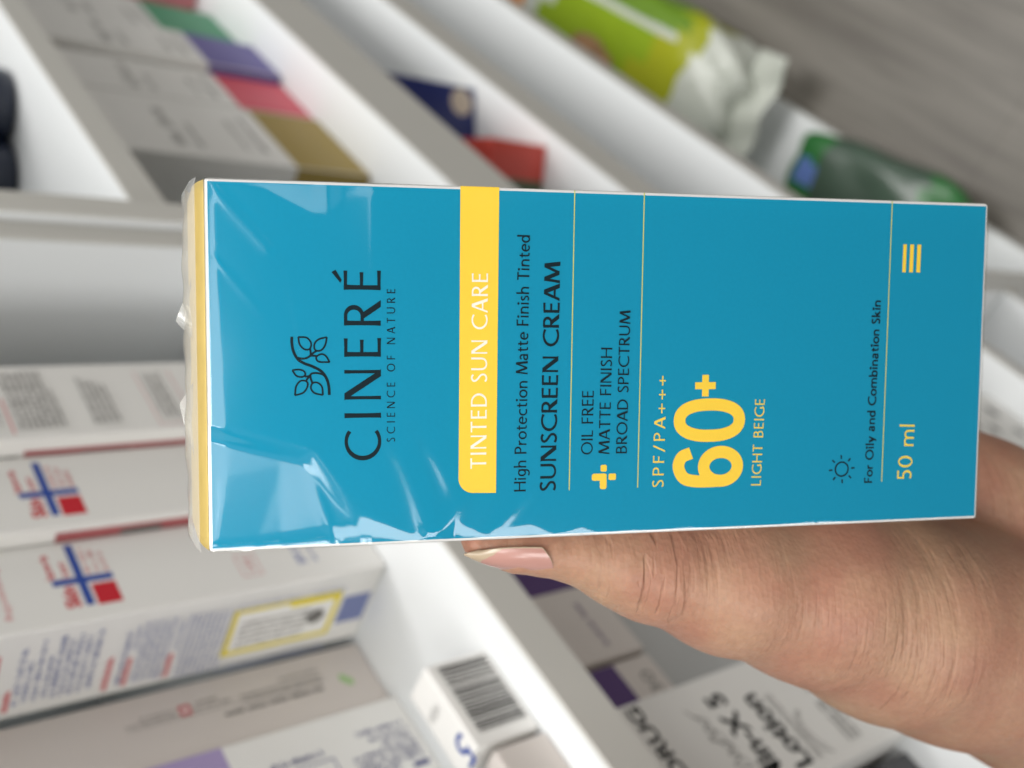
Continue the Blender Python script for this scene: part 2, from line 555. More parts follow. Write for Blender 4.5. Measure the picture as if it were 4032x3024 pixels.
ZA, ZB, ZC = 1.1124, 0.5055, 0.945
shelving(-0.44, 0.393, [1.365, ZA, ZC, 0.72, ZB, 0.28, 0.035], YF,
         'white shelving unit behind the hand, stocked with printed medicine cartons', [(-0.4531, -0.44, YF), (0.3795, 0.3926, YF)], 1.37)
Z1, Z2, Z3, Z4, Z5 = 1.1434, 0.9185, 0.730, 0.471, 0.028
shelving(0.3937, 1.9, [1.42, Z1, Z2, Z3, Z4, Z5], YF,
         'white shelving unit beside the floor, with wide half empty shelves', [(0.3938, 0.4095, 0.2115), (1.88, 1.896, 0.2115)], 1.5, {Z2: 0.060, Z3: 0.045, Z4: 0.03})


# ------------------------------------------------------------------ cartons on the left unit
def carton(name, x0, x1, y0, z0, z1, depth, m, label, cat='carton', group=None, rz=0.0, bevel=0.0009, face_mats=None, bulge=0.0, body='card_body'):
    """root Empty at the front-left bottom corner; x right, -y front"""
    root = empty(name, (x0, y0, z0), rz, label, cat, group)
    box_obj(body, (0, 0, 0.0002), (x1 - x0, depth, z1 - z0), m, root, bevel, 2, face_mats, bulge)
    w = x1 - x0
    front = Frame((0, 0, 0), (1, 0, 0), (0, 0, 1), (0, -1, 0))
    left = Frame((0, depth, 0), (0, -1, 0), (0, 0, 1), (-1, 0, 0))     # text starts at the back
    top = Frame((0, 0, z1 - z0), (1, 0, 0), (0, 1, 0), (0, 0, 1))
    return root, front, left, top


def flag_print(root, fr, cx, cz, rnd, bulge=0.0):
    """blue cross with a red field and red lettering"""
    h0 = 4e-5 + bulge
    p = Print(fr, h0)
    p.rect(cx - 0.0107, cz - 0.0013, cx + 0.0155, cz + 0.0013)
    p.rect(cx - 0.0013, cz - 0.0098, cx + 0.0013, cz + 0.0086)
    p.build('blue_cross', M_BLUI, root)
    p = Print(fr, h0)
    p.rect(cx - 0.0112, cz - 0.0097, cx - 0.0024, cz - 0.0022)
    p.build('red_field', M_REDI, root)
    p = Print(fr, h0)
    font_print(p, 'Skin', cx - 0.0108, cz + 0.0028, 0.0044, 0.0088, bold=0.035)
    font_print(p, 'horwein', cx + 0.0018, cz + 0.0072, 0.0027, 0.0105, bold=0.03)
    font_print(p, 'Leam', cx + 0.0018, cz + 0.0029, 0.0027, 0.0066, bold=0.01)
    p.build('red_lettering', M_REDI, root)
    p = Print(fr, h0)
    for k, l in enumerate((0.0112, 0.0102, 0.0092)):
        scribble(p, cx + 0.002, cz - 0.0036 - 0.0028 * k, cx + 0.002 + l, 0.0017, rnd)
    p.build('small_print', M_REDL, root)


rnd = random.Random(3)
GRP = 'white skin cream cartons standing in a row'
# nearest of the three, its side panel in full view
r, F, L, T = carton('cream_carton', 0.2055, 0.2398, 0.2474, ZA, ZA + 0.158, 0.0388, M_CARD,
                    'white cream carton with blue cross, its side printed with text and a yellow framed label', group=GRP)
zb = ZA
flag_print(r, F, 0.0167, 1.2180 - zb, rnd)
p = Print(F)
font_print(p, 'Rejuvenating', 0.0055, 1.2402 - zb, 0.0024, 0.021)
rr = (0.0060, 1.1600 - zb, 0.0162, 1.1674 - zb)
for (a0, b0, a1, b1) in ((rr[0], rr[1], rr[2], rr[1] + .0003), (rr[0], rr[3] - .0003, rr[2], rr[3]), (rr[0], rr[1], rr[0] + .0003, rr[3]), (rr[2] - .0003, rr[1], rr[2], rr[3])):
    p.rect(a0, b0, a1, b1)
font_print(p, 'CARE', 0.0080, 1.1622 - zb, 0.0028, 0.0065)
p.build('red_lettering', M_REDL, r)
p = Print(F)
font_print(p, 'SPF 20', 0.0075, 1.1425 - zb, 0.0034, 0.0105, bold=0.01)
scribble(p, 0.0075, 1.138 - zb, 0.022, 0.0016, rnd)
p.build('blue_lettering', M_BLUI, r)
# side panel: a runs from the back (0) to the front (0.0388)
fz = lambda y: 0.0388 - (y - 0.2474)
p = Print(L)
for z, y0, y1, h in ((1.2365, .2805, .2524, .0021), (1.2340, .2795, .2605, .0018), (1.2312, .2800, .2519, .0019), (1.2285, .2790, .2590, .0016), (1.2258, .2800, .2516, .0020), (1.2235, .2800, .2530, .0016), (1.2208, .2800, .2514, .0019), (1.2182, .2800, .2540, .0016), (1.2150, .2790, .2514, .0020), (1.2055, .2810, .2542, .0019), (1.2030, .2650, .2535, .0016)):
    scribble(p, fz(y0), z - zb, fz(y1), h, rnd)
for k in range(5):
    scribble(p, fz(.2815), 1.2005 - 0.0021 * k - zb, fz(.2517), 0.0015, rnd)
scribble(p, fz(.268), 1.189 - zb, fz(.253), 0.0016, rnd)
for k in range(9):
    scribble(p, fz(.283), 1.1866 - 0.0018 * k - zb, fz(.2520), 0.00135, rnd)
for k in range(23):
    z = 1.1700 - 0.0018 * k
    scribble(p, fz(.2546), z - zb, fz(.2505), 0.0013, rnd)
    scribble(p, fz(.2845), z - zb, fz(.2812), 0.0013, rnd)
p.build('blue_small_print', M_BLUL, r)
p = Print(L)
for z, y0, y1 in ((1.2438, .2720, .2560), (1.2390, .2826, .2728), (1.2092, .2830, .2672), (1.2030, .2828, .2692), (1.1888, .2831, .2716)):
    scribble(p, fz(y0), z - zb, fz(y1), 0.0026, rnd)
    p.rect(fz(y0), z - zb, fz(y1), z - zb + 0.0013)
p.build('red_heading_lettering', M_REDL, r)
p = Print(L)
a0, a1, b0, b1, t = fz(.2800), fz(.2567), 1.1278 - zb, 1.1708 - zb, 0.0021
for q in ((a0, b0, a1, b0 + t), (a0, b1 - t, a1, b1), (a0, b0, a0 + t, b1), (a1 - t, b0, a1, b1), (a1 - 0.0042, b0, a1, b0 + 0.021)):
    p.rect(*q)
lab = p.build('yellow_label_frame', M_YELI, r)
p = Print(L)
p.rect(a0 + t + .0003, b0 + t + .0003, a1 - t - .0003, b1 - t - .0003)
p.build('label_field', M_CARDW, r)
p = Print(L, 7e-5)
for k in range(5):
    scribble(p, b0 + 0.012 + 0.0, a0 + 0.0035 + 0.003 * k, b1 - 0.004, 0.0016, rnd, vertical=True)
p.disc((a0 + 0.012, b0 + 0.0088), 0.0036)
p.build('label_print', M_GRYI, r)
p = Print(L)
p.rect(fz(.2755), 1.1142 - zb, fz(.2610), 1.1262 - zb)
p.build('blue_panel', M_BLUL, r)

# middle one
r, F, L, T = carton('cream_carton', 0.2403, 0.2757, 0.2414, ZA, ZA + 0.158, 0.0388, M_CARD,
                    'white cream carton with blue cross and red field, standing between two like it', group=GRP)
flag_print(r, F, 0.0161, 1.2198 - ZA, rnd)
p = Print(L)
p.rect(0.002, 0.004, 0.0362, 1.221 - ZA)
p.build('dull_red_panel', M_PINKP, r)
p = Print(L, 8e-5)
p.rect(0.026, 1.186 - ZA, 0.0345, 1.200 - ZA)
p.build('dark_print', M_GRYI, r)
# far one
r, F, L, T = carton('cream_carton', 0.2765, 0.3178, 0.2345, ZA, ZA + 0.158, 0.0388, M_CARD,
                    'white cream carton with grey text blocks, beside the shelf side panel', group=GRP)
p = Print(F)
for k in range(8):
    scribble(p, 0.0045, 1.2215 - 0.0020 * k - ZA, 0.0375 - (0.012 if k == 7 else 0), 0.00165, rnd, dens=1.6)
for k in range(5):
    scribble(p, 0.0047, 1.1968 - 0.0020 * k - ZA, 0.032 - 0.0012 * k, 0.0016, rnd, dens=1.6)
for k in range(4):
    scribble(p, 0.0055, 1.1722 - 0.0019 * k - ZA, 0.033, 0.0015, rnd, dens=1.6)
for k in range(14):
    scribble(p, 0.0047, 1.2430 - 0.0021 * k - ZA, 0.024, 0.0012, rnd) if k < 8 else None
p.build('grey_small_print', M_GRYI, r)
p = Print(F)
for (u0, v0, u1, v1) in ((.003, 1.161 - ZA, .0355, 1.1613 - ZA), (.003, 1.1745 - ZA, .0355, 1.1748 - ZA), (.003, 1.161 - ZA, .0033, 1.1748 - ZA)):
    p.rect(u0, v0, u1, v1)
p.rect(0.003, 1.2245 - ZA, 0.022, 1.2252 - ZA)
p.build('red_rule', M_REDL, r)
p = Print(L)
p.rect(0.0015, 0.004, 0.0335, 1.222 - ZA)
p.build('dull_red_panel', M_PINKP, r)
p = Print(L, 8e-5)
p.rect(0.024, 1.186 - ZA, 0.0315, 1.203 - ZA)
scribble(p, 1.224 - ZA, 0.0305, 1.245 - ZA, 0.0016, rnd, vertical=True)
p.build('dark_print', M_GRYI, r)

# tall shaded carton with the red square
r, F, L, T = carton('tall_carton', 0.1746, 0.2036, 0.2876, ZA, ZA + 0.165, 0.035, M_CARDG,
                    'pale pinkish carton with a small red square, set back in shade', 'carton')
p = Print(F)
for a, z0, z1, h in ((.0196, 1.2060, 1.1880, .0012), (.0214, 1.2010, 1.1885, .0012), (.0200, 1.1830, 1.1690, .0013), (.0222, 1.1820, 1.1740, .0012), (.0200, 1.1660, 1.1330, .0013), (.0178, 1.1660, 1.1340, .0013), (.0228, 1.1500, 1.1340, .0012)):
    scribble(p, z0 - ZA, a - .0174 + .0150, z1 - ZA, h, rnd, vertical=True)
p.rect(.0158, 1.1340 - ZA, .0160, 1.2062 - ZA)
p.build('grey_small_print', M_GRYI, r)
p = Print(F)
scribble(p, 1.1738 - ZA, 0.0122, 1.1345 - ZA, 0.0019, rnd, vertical=True, dens=2)
p.build('bold_print', M_BLKI, r)
p = Print(F)
p.rect(.0166, 1.1838 - ZA, .0208, 1.1878 - ZA)
p.build('red_square', M_REDI, r)
p = Print(F, 7e-5)
p.rect(.0182, 1.1845 - ZA, .0192, 1.1871 - ZA)
p.rect(.0174, 1.1853 - ZA, .0200, 1.1862 - ZA)
p.build('white_cross', M_CARDW, r)
p = Print(F)
p.disc((.0150, 1.1265 - ZA), .0019, ry=.0012)
p.disc((.0128, 1.1242 - ZA), .0017, ry=.0013)
p.disc((.0139, 1.1253 - ZA), .0019, ry=.0010)
p.build('green_mark', M_GRNI, r)

# lilac and white carton
r, F, L, T = carton('lilac_carton', 0.1386, 0.1738, 0.2835, ZA, ZA + 0.15, 0.035, M_CARD,
                    'white carton with blue print and a lilac upper part, behind the barcode carton', 'carton')
p = Print(F)
p.rect(0.0004, 1.1822 - ZA, 0.0348, ZA + 0.1495 - ZA)
p.build('lilac_panel', M_LILAC, r)
p = Print(F)
for a, z0, z1, h in ((.1635, 1.1162, 1.1365, .0022), (.1604, 1.1162, 1.1330, .0019), (.1577, 1.1160, 1.1290, .0019), (.1548, 1.1160, 1.1420, .0019), (.1522, 1.1160, 1.1420, .0019), (.1496, 1.1160, 1.1420, .0019), (.1608, 1.1500, 1.1705, .0024), (.1472, 1.1270, 1.1440, .0019)):
    scribble(p, z1 - ZA, a - .1386 - .0015, z0 - ZA, h, rnd, vertical=True, dens=1.6)
p.build('blue_small_print', M_NAVYI, r)
p = Print(F)
p.rect(.0058, 1.1155 - ZA, .0078, 1.1220 - ZA)
for q in ((.0105, 1.1480 - ZA, .0190, 1.1485 - ZA), (.0105, 1.1620 - ZA, .0190, 1.1625 - ZA), (.0185, 1.1480 - ZA, .0190, 1.1625 - ZA)):
    p.rect(*q)
p.build('navy_print', M_NAVYI, r)

# barcode carton lying at the front of the shelf
r, F, L, T = carton('barcode_carton', 0.1164, 0.1484, 0.2306, ZA, ZA + 0.0255, 0.0145, M_CARDW,
                    'small bright white carton lying down, with a black barcode on its end', 'carton')
p = Print(F)
x = 0.0046
while x < 0.0300:
    w = rnd.choice((0.0003, 0.0003, 0.0006, 0.0009))
    p.rect(x, 0.0022, x + w, 0.0215)
    x += w + rnd.choice((0.0003, 0.0004, 0.0007))
p.build('barcode', M_BLKI, r)
p = Print(T)
font_print(p, '5', 0.0085, 0.0025, 0.0105, 0.0055, rot=math.pi / 2, bold=0.01)
p.build('blue_numeral', M_BLUI, r)
p = Print(T)
font_print(p, 'HSH', 0.0215, 0.0050, 0.0035, 0.0065, rot=math.pi / 2)
p.build('grey_lettering', M_GRYI, r)
# its neighbour
carton('small_carton', 0.0760, 0.1140, 0.2300, ZA, ZA + 0.0215, 0.0145, M_CARDG,
       'small plain pinkish carton lying beside the barcode carton', 'carton')

# ------------------------------------------------------------------ cartons on the shelf below
r, F, L, T = carton('lotion_carton', 0.0668, 0.1163, 0.2360, ZC, ZC + 0.1445, 0.05, M_CARD,
                    'white lotion carton with heavy dark lettering, standing below the hand', 'carton', face_mats={'-x': 1}, bevel=0.0012)
r.children[0].data.materials.append(M_CARD)
p = Print(F)
font_print(p, 'DRUG', 0.0190, 1.0662 - ZC, 0.0066, 0.0285, bold=0.03)
p.build('brand_lettering', M_BLKI, r)
p = Print(F)
font_print(p, 'Min-X 5', 0.0030, 1.0268 - ZC, 0.0097, 0.0385, bold=0.035)
font_print(p, 'Lotion', 0.0048, 1.0115 - ZC, 0.0097, 0.0315, bold=0.035)
p.build('bold_lettering', M_BLKI, r)
p = Print(F)
for k, (a, b) in enumerate(((0.0125, 1.0395), (0.0235, 1.0412))):
    p.strip(spline([(a, b - ZC), (a + .003, b + .006 - ZC), (a + .005, b + .001 - ZC), (a + .007, b + .005 - ZC), (a + .0095, b + .001 - ZC), (a + .013, b + .0055 - ZC)]), 0.0006)
    p.strip(spline([(a - .004, b - .0015 - ZC), (a + .004, b + .0005 - ZC), (a + .016, b + .0075 - ZC)]), 0.0005)
p.strip(arc(0.0145, 0.9960 - ZC, 0.0100, 0.0075, 20, 165), 0.0007)
p.strip(arc(0.0150, 0.9955 - ZC, 0.0088, 0.0062, 15, 150), 0.0005)
p.build('script_swash', M_GRYI, r)
p = Print(F)
for k in range(3):
    scribble(p, 0.0055, 0.9842 - 0.0032 * k - ZC, 0.0245, 0.0024, rnd, dens=2)
for k in range(2):
    scribble(p, 0.0050, 1.0070 - 0.0022 * k - ZC, 0.0340, 0.0016, rnd)
scribble(p, 0.0285, 0.9825 - ZC, 0.0335, 0.0030, rnd)
p.build('grey_small_print', M_GRYI, r)

r, F, L, T = carton('shade_grey_carton', 0.1195, 0.2120, 0.2555, ZC, 1.0248, 0.045, M_GREY,
                    'grey carton standing in for the shaded box side under the purple topped one', 'carton')
r, F, L, T = carton('purple_carton', 0.1425, 0.2050, 0.2505, 1.0250, 1.0700, 0.045, M_CARDG,
                    'pale carton with a dark purple end, in shade beside the thumb', 'carton')
p = Print(F)
p.rect(0.0355, 0.0004, 0.0622, 0.0446)
p.build('purple_panel', M_PURP, r)
p = Print(F)
scribble(p, 0.0060, 0.0150, 0.0300, 0.0030, rnd)
p.build('purple_print', M_PURP, r)
r, F, L, T = carton('small_carton', 0.1190, 0.1410, 0.2515, 1.0250, 1.0640, 0.04, M_CARDG,
                    'small pale carton with a purple top strip, next to the lotion carton', 'carton')
p = Print(F)
p.rect(0.0006, 0.0205, 0.0214, 0.0386)
p.build('purple_panel', M_PURP, r)
p = Print(F)
font_print(p, '30', 0.0045, 0.0060, 0.0060, 0.0105)
p.build('grey_lettering', M_GRYI, r)
r, F, L, T = carton('shadow_carton', 0.0060, 0.0630, 0.2480, ZC, ZC + 0.10, 0.045, M_DARK,
                    'near black carton standing in for the shadow beside the lotion carton near the wrist', 'carton')

r, F, L, T = carton('printed_carton', 0.2000, 0.2610, 0.2440, ZB, ZB + 0.11, 0.05, M_CARD,
                    'white carton with black spots of print, low on the shelf past the wrist', 'carton')
p = Print(F)
for k, (a, b, q) in enumerate(((.045, .062, .010), (.052, .085, .008), (.030, .080, .009), (.022, .060, .008), (.040, .030, .010), (.015, .030, .008))):
    p.disc((a, b), q * .7, 9, q * .45)
p.build('black_print', M_BLKI, r)


# ------------------------------------------------------------------ right unit stock
def banded(x0, x1, y0, zt, m, label, seed):
    r, F, L, T = carton('banded_carton', x0, x1, y0, Z2, Z2 + 0.188, 0.09, [M_CARD, m], label, 'carton', 'white cartons with coloured lower bands')
    p = Print(F)
    q = random.Random(seed)
    w = x1 - x0
    p.rect(0.0006, 0.0008, w - 0.0006, zt - Z2)
    b = p.build('coloured_band', m, r)
    p = Print(L)
    p.rect(0.0006, 0.0008, 0.0894, zt - Z2)
    p.build('coloured_band', m, r)
    p = Print(F)
    scribble(p, w * .15, 0.130, w * .85, 0.009, q)
    scribble(p, w * .15, 0.118, w * .6, 0.005, q)
    scribble(p, w * .2, 0.085, w * .7, 0.004, q)
    scribble(p, w * .2, 0.072, w * .8, 0.005, q)
    p.build('grey_small_print', M_GRYI, r)
    return r


M_OLIVE = mat('olive_print', srgb(150, 128, 58), 0.5)
M_PINK = mat('pink_red_print', srgb(205, 85, 100), 0.5)
M_VIOL = mat('violet_print', srgb(100, 92, 150), 0.5)
M_GRN = mat('green_print', srgb(70, 140, 105), 0.5)
banded(0.5600, 0.6480, 0.2550, 0.9770, M_OLIVE, 'white carton with an olive band, at the near end of its row', 1)
banded(0.6520, 0.7120, 0.2560, 0.9790, M_PINK, 'white carton with a pink red band, between olive and violet ones', 2)
banded(0.7145, 0.7760, 0.2500, 0.9800, M_VIOL, 'white carton with a violet band, between pink and green ones', 3)
banded(0.7800, 0.8620, 0.2580, 0.9850, M_GRN, 'white carton with a green band, at the far end of its row', 4)
r, F, L, T = carton('pink_carton', 0.8950, 0.9500, 0.2500, Z2, Z2 + 0.075, 0.07, mat('pink_card', srgb(205, 130, 135), 0.5, var=.05),
                    'low pink carton beyond the row of banded cartons', 'carton')
r, F, L, T = carton('blue_carton', 0.9700, 1.0300, 0.2500, Z2, Z2 + 0.085, 0.07, mat('pale_blue_card', srgb(130, 155, 190), 0.5, var=.05),
                    'pale blue carton beyond the low pink carton', 'carton')

# navy carton standing cornerwise, red carton near it
M_NAVY = mat('navy_card', srgb(18, 34, 100), 0.4, var=.08)
M_TEAL = mat('dark_teal_card', srgb(16, 52, 70), 0.4)
M_CREAM = mat('cream_print', srgb(190, 178, 160), 0.5, var=.15, vscale=80)
r, F, L, T = carton('navy_carton', 0.716, 0.716 + 0.056, 0.2300, Z3, Z3 + 0.10, 0.066, [M_NAVY],
                    'navy carton with a cream oval picture, set cornerwise on a bare shelf', 'carton', rz=math.radians(36))
for Fx, nm in ((F, 'oval_picture'),):
    p = Print(Fx)
    p.disc((0.022, 0.016), 0.016, 28, 0.013)
    p.build(nm, M_CREAM, r)
p = Print(L)
p.disc((0.052, 0.016), 0.012, 28, 0.012)
p.build('oval_picture', M_CREAM, r)
p = Print(F)
p.rect(0.0005, 0.0002, 0.0555, 0.0030)
p.build('teal_strip', M_TEAL, r)
M_RUST = mat('rust_red_card', srgb(200, 72, 60), 0.45, var=.1)
r, F, L, T = carton('red_carton', 0.6020, 0.6020 + 0.07, 0.2290, Z3, Z3 + 0.06, 0.05, [M_RUST],
                    'rust red carton with a green strip, near the navy carton', 'carton', rz=math.radians(27))
p = Print(L)
p.rect(0.001, 0.001, 0.020, 0.055)
p.build('green_panel', mat('dull_green_print', srgb(80, 95, 70), 0.5), r)
p = Print(F)
p.rect(0.008, 0.006, 0.03, 0.03)
p.build('pale_panel', mat('peach_print', srgb(215, 160, 140), 0.5), r)


# two dark bottles on the top shelf
def lathe(prof, n=40):
    v, f = [], []
    for (rr_, z) in prof:
        for i in range(n):
            a = 6.283185 * i / n
            v.append((rr_ * math.cos(a), rr_ * math.sin(a), z))
    for k in range(len(prof) - 1):
        for i in range(n):
            j = (i + 1) % n
            f.append((k * n + i, k * n + j, (k + 1) * n + j, (k + 1) * n + i))
    f.append(tuple(range(n))[::-1])
    f.append(tuple((len(prof) - 1) * n + i for i in range(n)))
    return v, f


M_BOT = mat('navy_plastic', srgb(24, 32, 50), 0.28, 0.5)
M_CAP = mat('black_plastic', srgb(20, 22, 28), 0.35, 0.5)
for k, (x, y, lb) in enumerate(((0.6130, 0.2620, 'dark navy bottle, the farther of two on the upper shelf'), (0.5900, 0.2960, 'dark navy bottle, the nearer of two on the upper shelf'))):
    e = empty('bottle', (x, y, Z1), 0, lb, 'bottle', 'dark navy bottles on the upper shelf')
    v, f = lathe([(0.019, 0.0004), (0.0215, 0.002), (0.0222, 0.006), (0.0222, 0.095), (0.0205, 0.105), (0.012, 0.112), (0.0105, 0.114)])
    mesh_obj('bottle_body', v, f, M_BOT, e, True)
    v, f = lathe([(0.0125, 0.1142), (0.0130, 0.116), (0.0130, 0.138), (0.0115, 0.140)])
    mesh_obj('cap', v, f, M_CAP, e, True)


# soft packs on the bottom shelf
def soft_pack(name, dims, loc, rz, m, label, cat, mfun=None, seed=0, amp=0.004, fr=26):
    """rounded, slightly crumpled pack; local box centred in x,y, base z=0"""
    e = empty(name, loc, rz, label, cat)
    bm = bmesh.new()
    bmesh.ops.create_cube(bm, size=2.0)
    bmesh.ops.subdivide_edges(bm, edges=bm.edges[:], cuts=14, use_grid_fill=True)
    q = random.Random(seed)
    ph = [(q.uniform(0, 6), q.uniform(.6, 1.5), q.uniform(.6, 1.5), q.uniform(.6, 1.5)) for _ in range(5)]
    for v in bm.verts:
        x, y, z = v.co
        ex = 5.0
        n = (abs(x) ** ex + abs(y) ** ex + abs(z) ** ex) ** (1 / ex)
        x, y, z = x / n, y / n, z / n
        d = sum(math.sin(p_[0] + fr * (p_[1] * x * dims[0] + p_[2] * y * dims[1] * 1.7 + p_[3] * z * dims[2])) for p_ in ph) / 5
        k = 1 + amp * d / min(dims)
        v.co = (x * dims[0] / 2 * k, y * dims[1] / 2 * k, (z * 0.5 * k + 0.5) * dims[2])
    lo = min(v.co.z for v in bm.verts)
    for v in bm.verts:
        v.co.z -= lo - 0.0003
    ms = m if isinstance(m, list) else [m]
    if mfun:
        for f in bm.faces:
            c = f.calc_center_median()
            f.material_index = mfun(c.x / dims[0] * 2, c.y / dims[1] * 2, c.z / dims[2])
    for f in bm.faces:
        f.smooth = True
    me = bpy.data.meshes.new('pack_body')
    bm.to_mesh(me)
    bm.free()
    for x in ms:
        me.materials.append(x)
    o = bpy.data.objects.new('pack_body', me)
    COL.objects.link(o)
    o.parent = e
    return e


M_LIME = mat('lime_green_film', srgb(138, 165, 28), 0.3, 0.5, var=.12, vscale=18)
M_OLG = mat('yellow_olive_film', srgb(160, 165, 28), 0.3, 0.5, var=.12, vscale=18)
M_WHF = mat('white_film', srgb(196, 200, 190), 0.3, 0.5, var=.05, vscale=30)
M_ORA = mat('orange_film', srgb(225, 140, 40), 0.35, var=.2, vscale=30)
M_BRN = mat('brown_picture', srgb(160, 122, 88), 0.5, var=.55, vscale=38)
M_GRD = mat('green_stripe_film', srgb(105, 140, 35), 0.3, var=.1)


def lime_cols(x, y, z):
    if x < -0.74:
        return 2
    if x < -0.62:
        return 1
    if -0.58 < y - 0.0 < -0.42 or z < 0.12:
        return 2
    if y < -0.58:
        return 4
    if x > 0.62:
        return 3
    if x > 0.40:
        return 2
    if x < -0.40:
        return 1
    return 0


PK = soft_pack('snack_pack', (0.60, 0.185, 0.10), (1.225, 0.262, Z5), math.radians(3), [M_LIME, M_OLG, M_WHF, M_ORA, M_GRD],
               'lime green soft pack with a crinkled white end, jutting out over the floor', 'soft pack', lime_cols, 4, 0.006)
v, f = [], []
n = 26
for i in range(n + 1):
    for j in range(9):
        a, b = i / n * 2 - 1, j / 8
        v.append((-0.293 - 0.055 * b, a * 0.084 * (1 + 0.05 * b), 0.053 + (0.028 - 0.022 * b) * 0 + 0.005 * math.sin(a * 7 + 2 * b) * (0.4 + b)))
for i in range(n):
    for j in range(8):
        k = i * 9 + j
        f.append((k, k + 1, k + 10, k + 9))
o = mesh_obj('crimped_end', v, f, M_WHF, PK, True)
sm = o.modifiers.new('thickness', 'SOLIDIFY')
sm.thickness = 0.0012
v, f = [], []
for i in range(17):
    for j in range(17):
        a, b = i / 8 - 1, j / 8 - 1
        rr_ = max(abs(a), abs(b))
        l = math.hypot(a, b) or 1
        u, w = a / l * rr_, b / l * rr_
        v.append((-0.015 + u * 0.060 + 0.012 * math.sin(3 * b), 0.045 + w * 0.040, 0.1075 + 0.0015 * (1 - rr_)))
for i in range(16):
    for j in range(16):
        k = i * 17 + j
        f.append((k, k + 17, k + 18, k + 1))
mesh_obj('picture_patch', v, f, M_BRN, PK, True)

M_DGRN = mat('dark_green_film', srgb(66, 86, 72), 0.3, 0.5, var=.3, vscale=20)
M_BLUF = mat('blue_label_film', srgb(92, 118, 180), 0.35)
M_GRNF = mat('bright_green_film', srgb(38, 105, 48), 0.35)


def green_cols(x, y, z):
    if x > 0.55:
        return 2 if (y > 0.35 or x > 0.86) else (1 if -0.25 < y < 0.35 and z > 0.3 else 2)
    if x < -0.6 and z > 0.3:
        return 2
    return 0


soft_pack('refill_pack', (0.255, 0.115, 0.07), (0.672, 0.254, Z5), math.radians(8), [M_DGRN, M_BLUF, M_GRNF],
          'dark green soft pack with a blue label, on the lowest shelf', 'soft pack', green_cols, 9, 0.004)
soft_pack('green_pouch', (0.09, 0.05, 0.085), (0.350, 0.262, 0.035), math.radians(20), [mat('deep_green_film', srgb(20, 60, 48), 0.35)],
          'small deep green pouch at the foot of the nearer unit', 'pouch', None, 12, 0.003)

# ------------------------------------------------------------------ the blue carton, local axes: x right, y up, z out of its face (metres)
BOX_M = Matrix(((0.55193017, 0.40173171, -0.73074258, 0.0455167),
                (-0.83388053, 0.27014107, -0.48131804, 0.07229974),
                (0.00404286, 0.87500596, 0.48409526, CAM_H - 0.17905327),
                (0, 0, 0, 1)))
MM = 0.001
BW, BH, BD = 55.0, 130.0, 38.0
SB = empty('sunscreen_box', label='blue carton with yellow band and plastic wrap, held upright in the hand', cat='carton')
SB.matrix_world = BOX_M
M_BLUE = mat('blue_print', (0.004, 0.258, 0.415, 1), 0.6, 0.06, var=0.05, vscale=1600)
M_SIDE = mat('carton_edge_white', (0.74, 0.73, 0.71, 1), 0.5, 0.4)
M_LID = mat('pale_yellow_lid', srgb(196, 174, 108), 0.55, 0.2, var=0.16, vscale=260)
M_YEL = mat('yellow_print', srgb(246, 205, 62), 0.5, 0.3, var=0.015, vscale=900)
M_YELT = mat('yellow_lettering_print', srgb(240, 208, 70), 0.5, 0.3)
M_INK = mat('dark_teal_print', (0.003, 0.014, 0.02, 1), 0.6, 0.1)
M_WHT = mat('off_white_print', (0.86, 0.84, 0.74, 1), 0.5, 0.3)

box_obj('card_body', (0, 0, -BD * MM), (BW * MM, BH * MM, 0), [M_SIDE, M_BLUE, M_LID], SB, 0.0005, 2, {'+z': 1, '+y': 2})
# tucked lid, domed up behind the front edge
v, f = [], []
nx, nz_ = 24, 14
for i in range(nx + 1):
    for j in range(nz_ + 1):
        a, b = i / nx, j / nz_
        e = min(1, min(a, 1 - a) / 0.03)
        dome = 3.7 * math.sin(math.pi * min(1, b * 1.02)) ** 0.8 * (0.82 + 0.18 * e)
        notch = 0.35 * math.exp(-((a - 0.52) / 0.07) ** 2) if 0.1 < b < 0.5 else 0
        v.append((BW * MM * (0.004 + 0.992 * a), (BH + 0.05 + dome - notch) * MM, -BD * MM * (0.012 + 0.97 * b)))
for i in range(nx):
    for j in range(nz_):
        k = i * (nz_ + 1) + j
        f.append((k, k + 1, k + nz_ + 2, k + nz_ + 1))
for i in (0, nx):          # lid ends folded down onto the carton
    k0 = len(v)
    v += [(v[i * (nz_ + 1) + j][0], (BH - 0.3) * MM, v[i * (nz_ + 1) + j][2]) for j in range(nz_ + 1)]
    for j in range(nz_):
        k = i * (nz_ + 1) + j
        f.append((k, k + 1, k0 + j + 1, k0 + j))
mesh_obj('lid', v, f, M_LID, SB, True)

FR = Frame((0, 0, 0), (MM, 0, 0), (0, MM, 0), (0, 0, 1))
# yellow band, one rounded corner
p = Print(FR, 3e-5)
rc = 2.3
pts = [(55.0, 86.3), (55.0, 92.36), (7.6 + rc, 92.55)] + [(7.6 + rc + rc * math.cos(math.radians(a)), 92.55 - rc + rc * math.sin(math.radians(a))) for a in range(100, 181, 10)] + [(7.5, 86.6)]
p.poly(pts[::-1])
p.build('yellow_band', M_YEL, SB)
p = Print(FR, 5e-5)
optima(p, 'TINTED SUN CARE', 11.34, 88.19, 41.9, 88.03, 2.5, 1.08, 0.1)
p.build('band_lettering', M_WHT, SB)

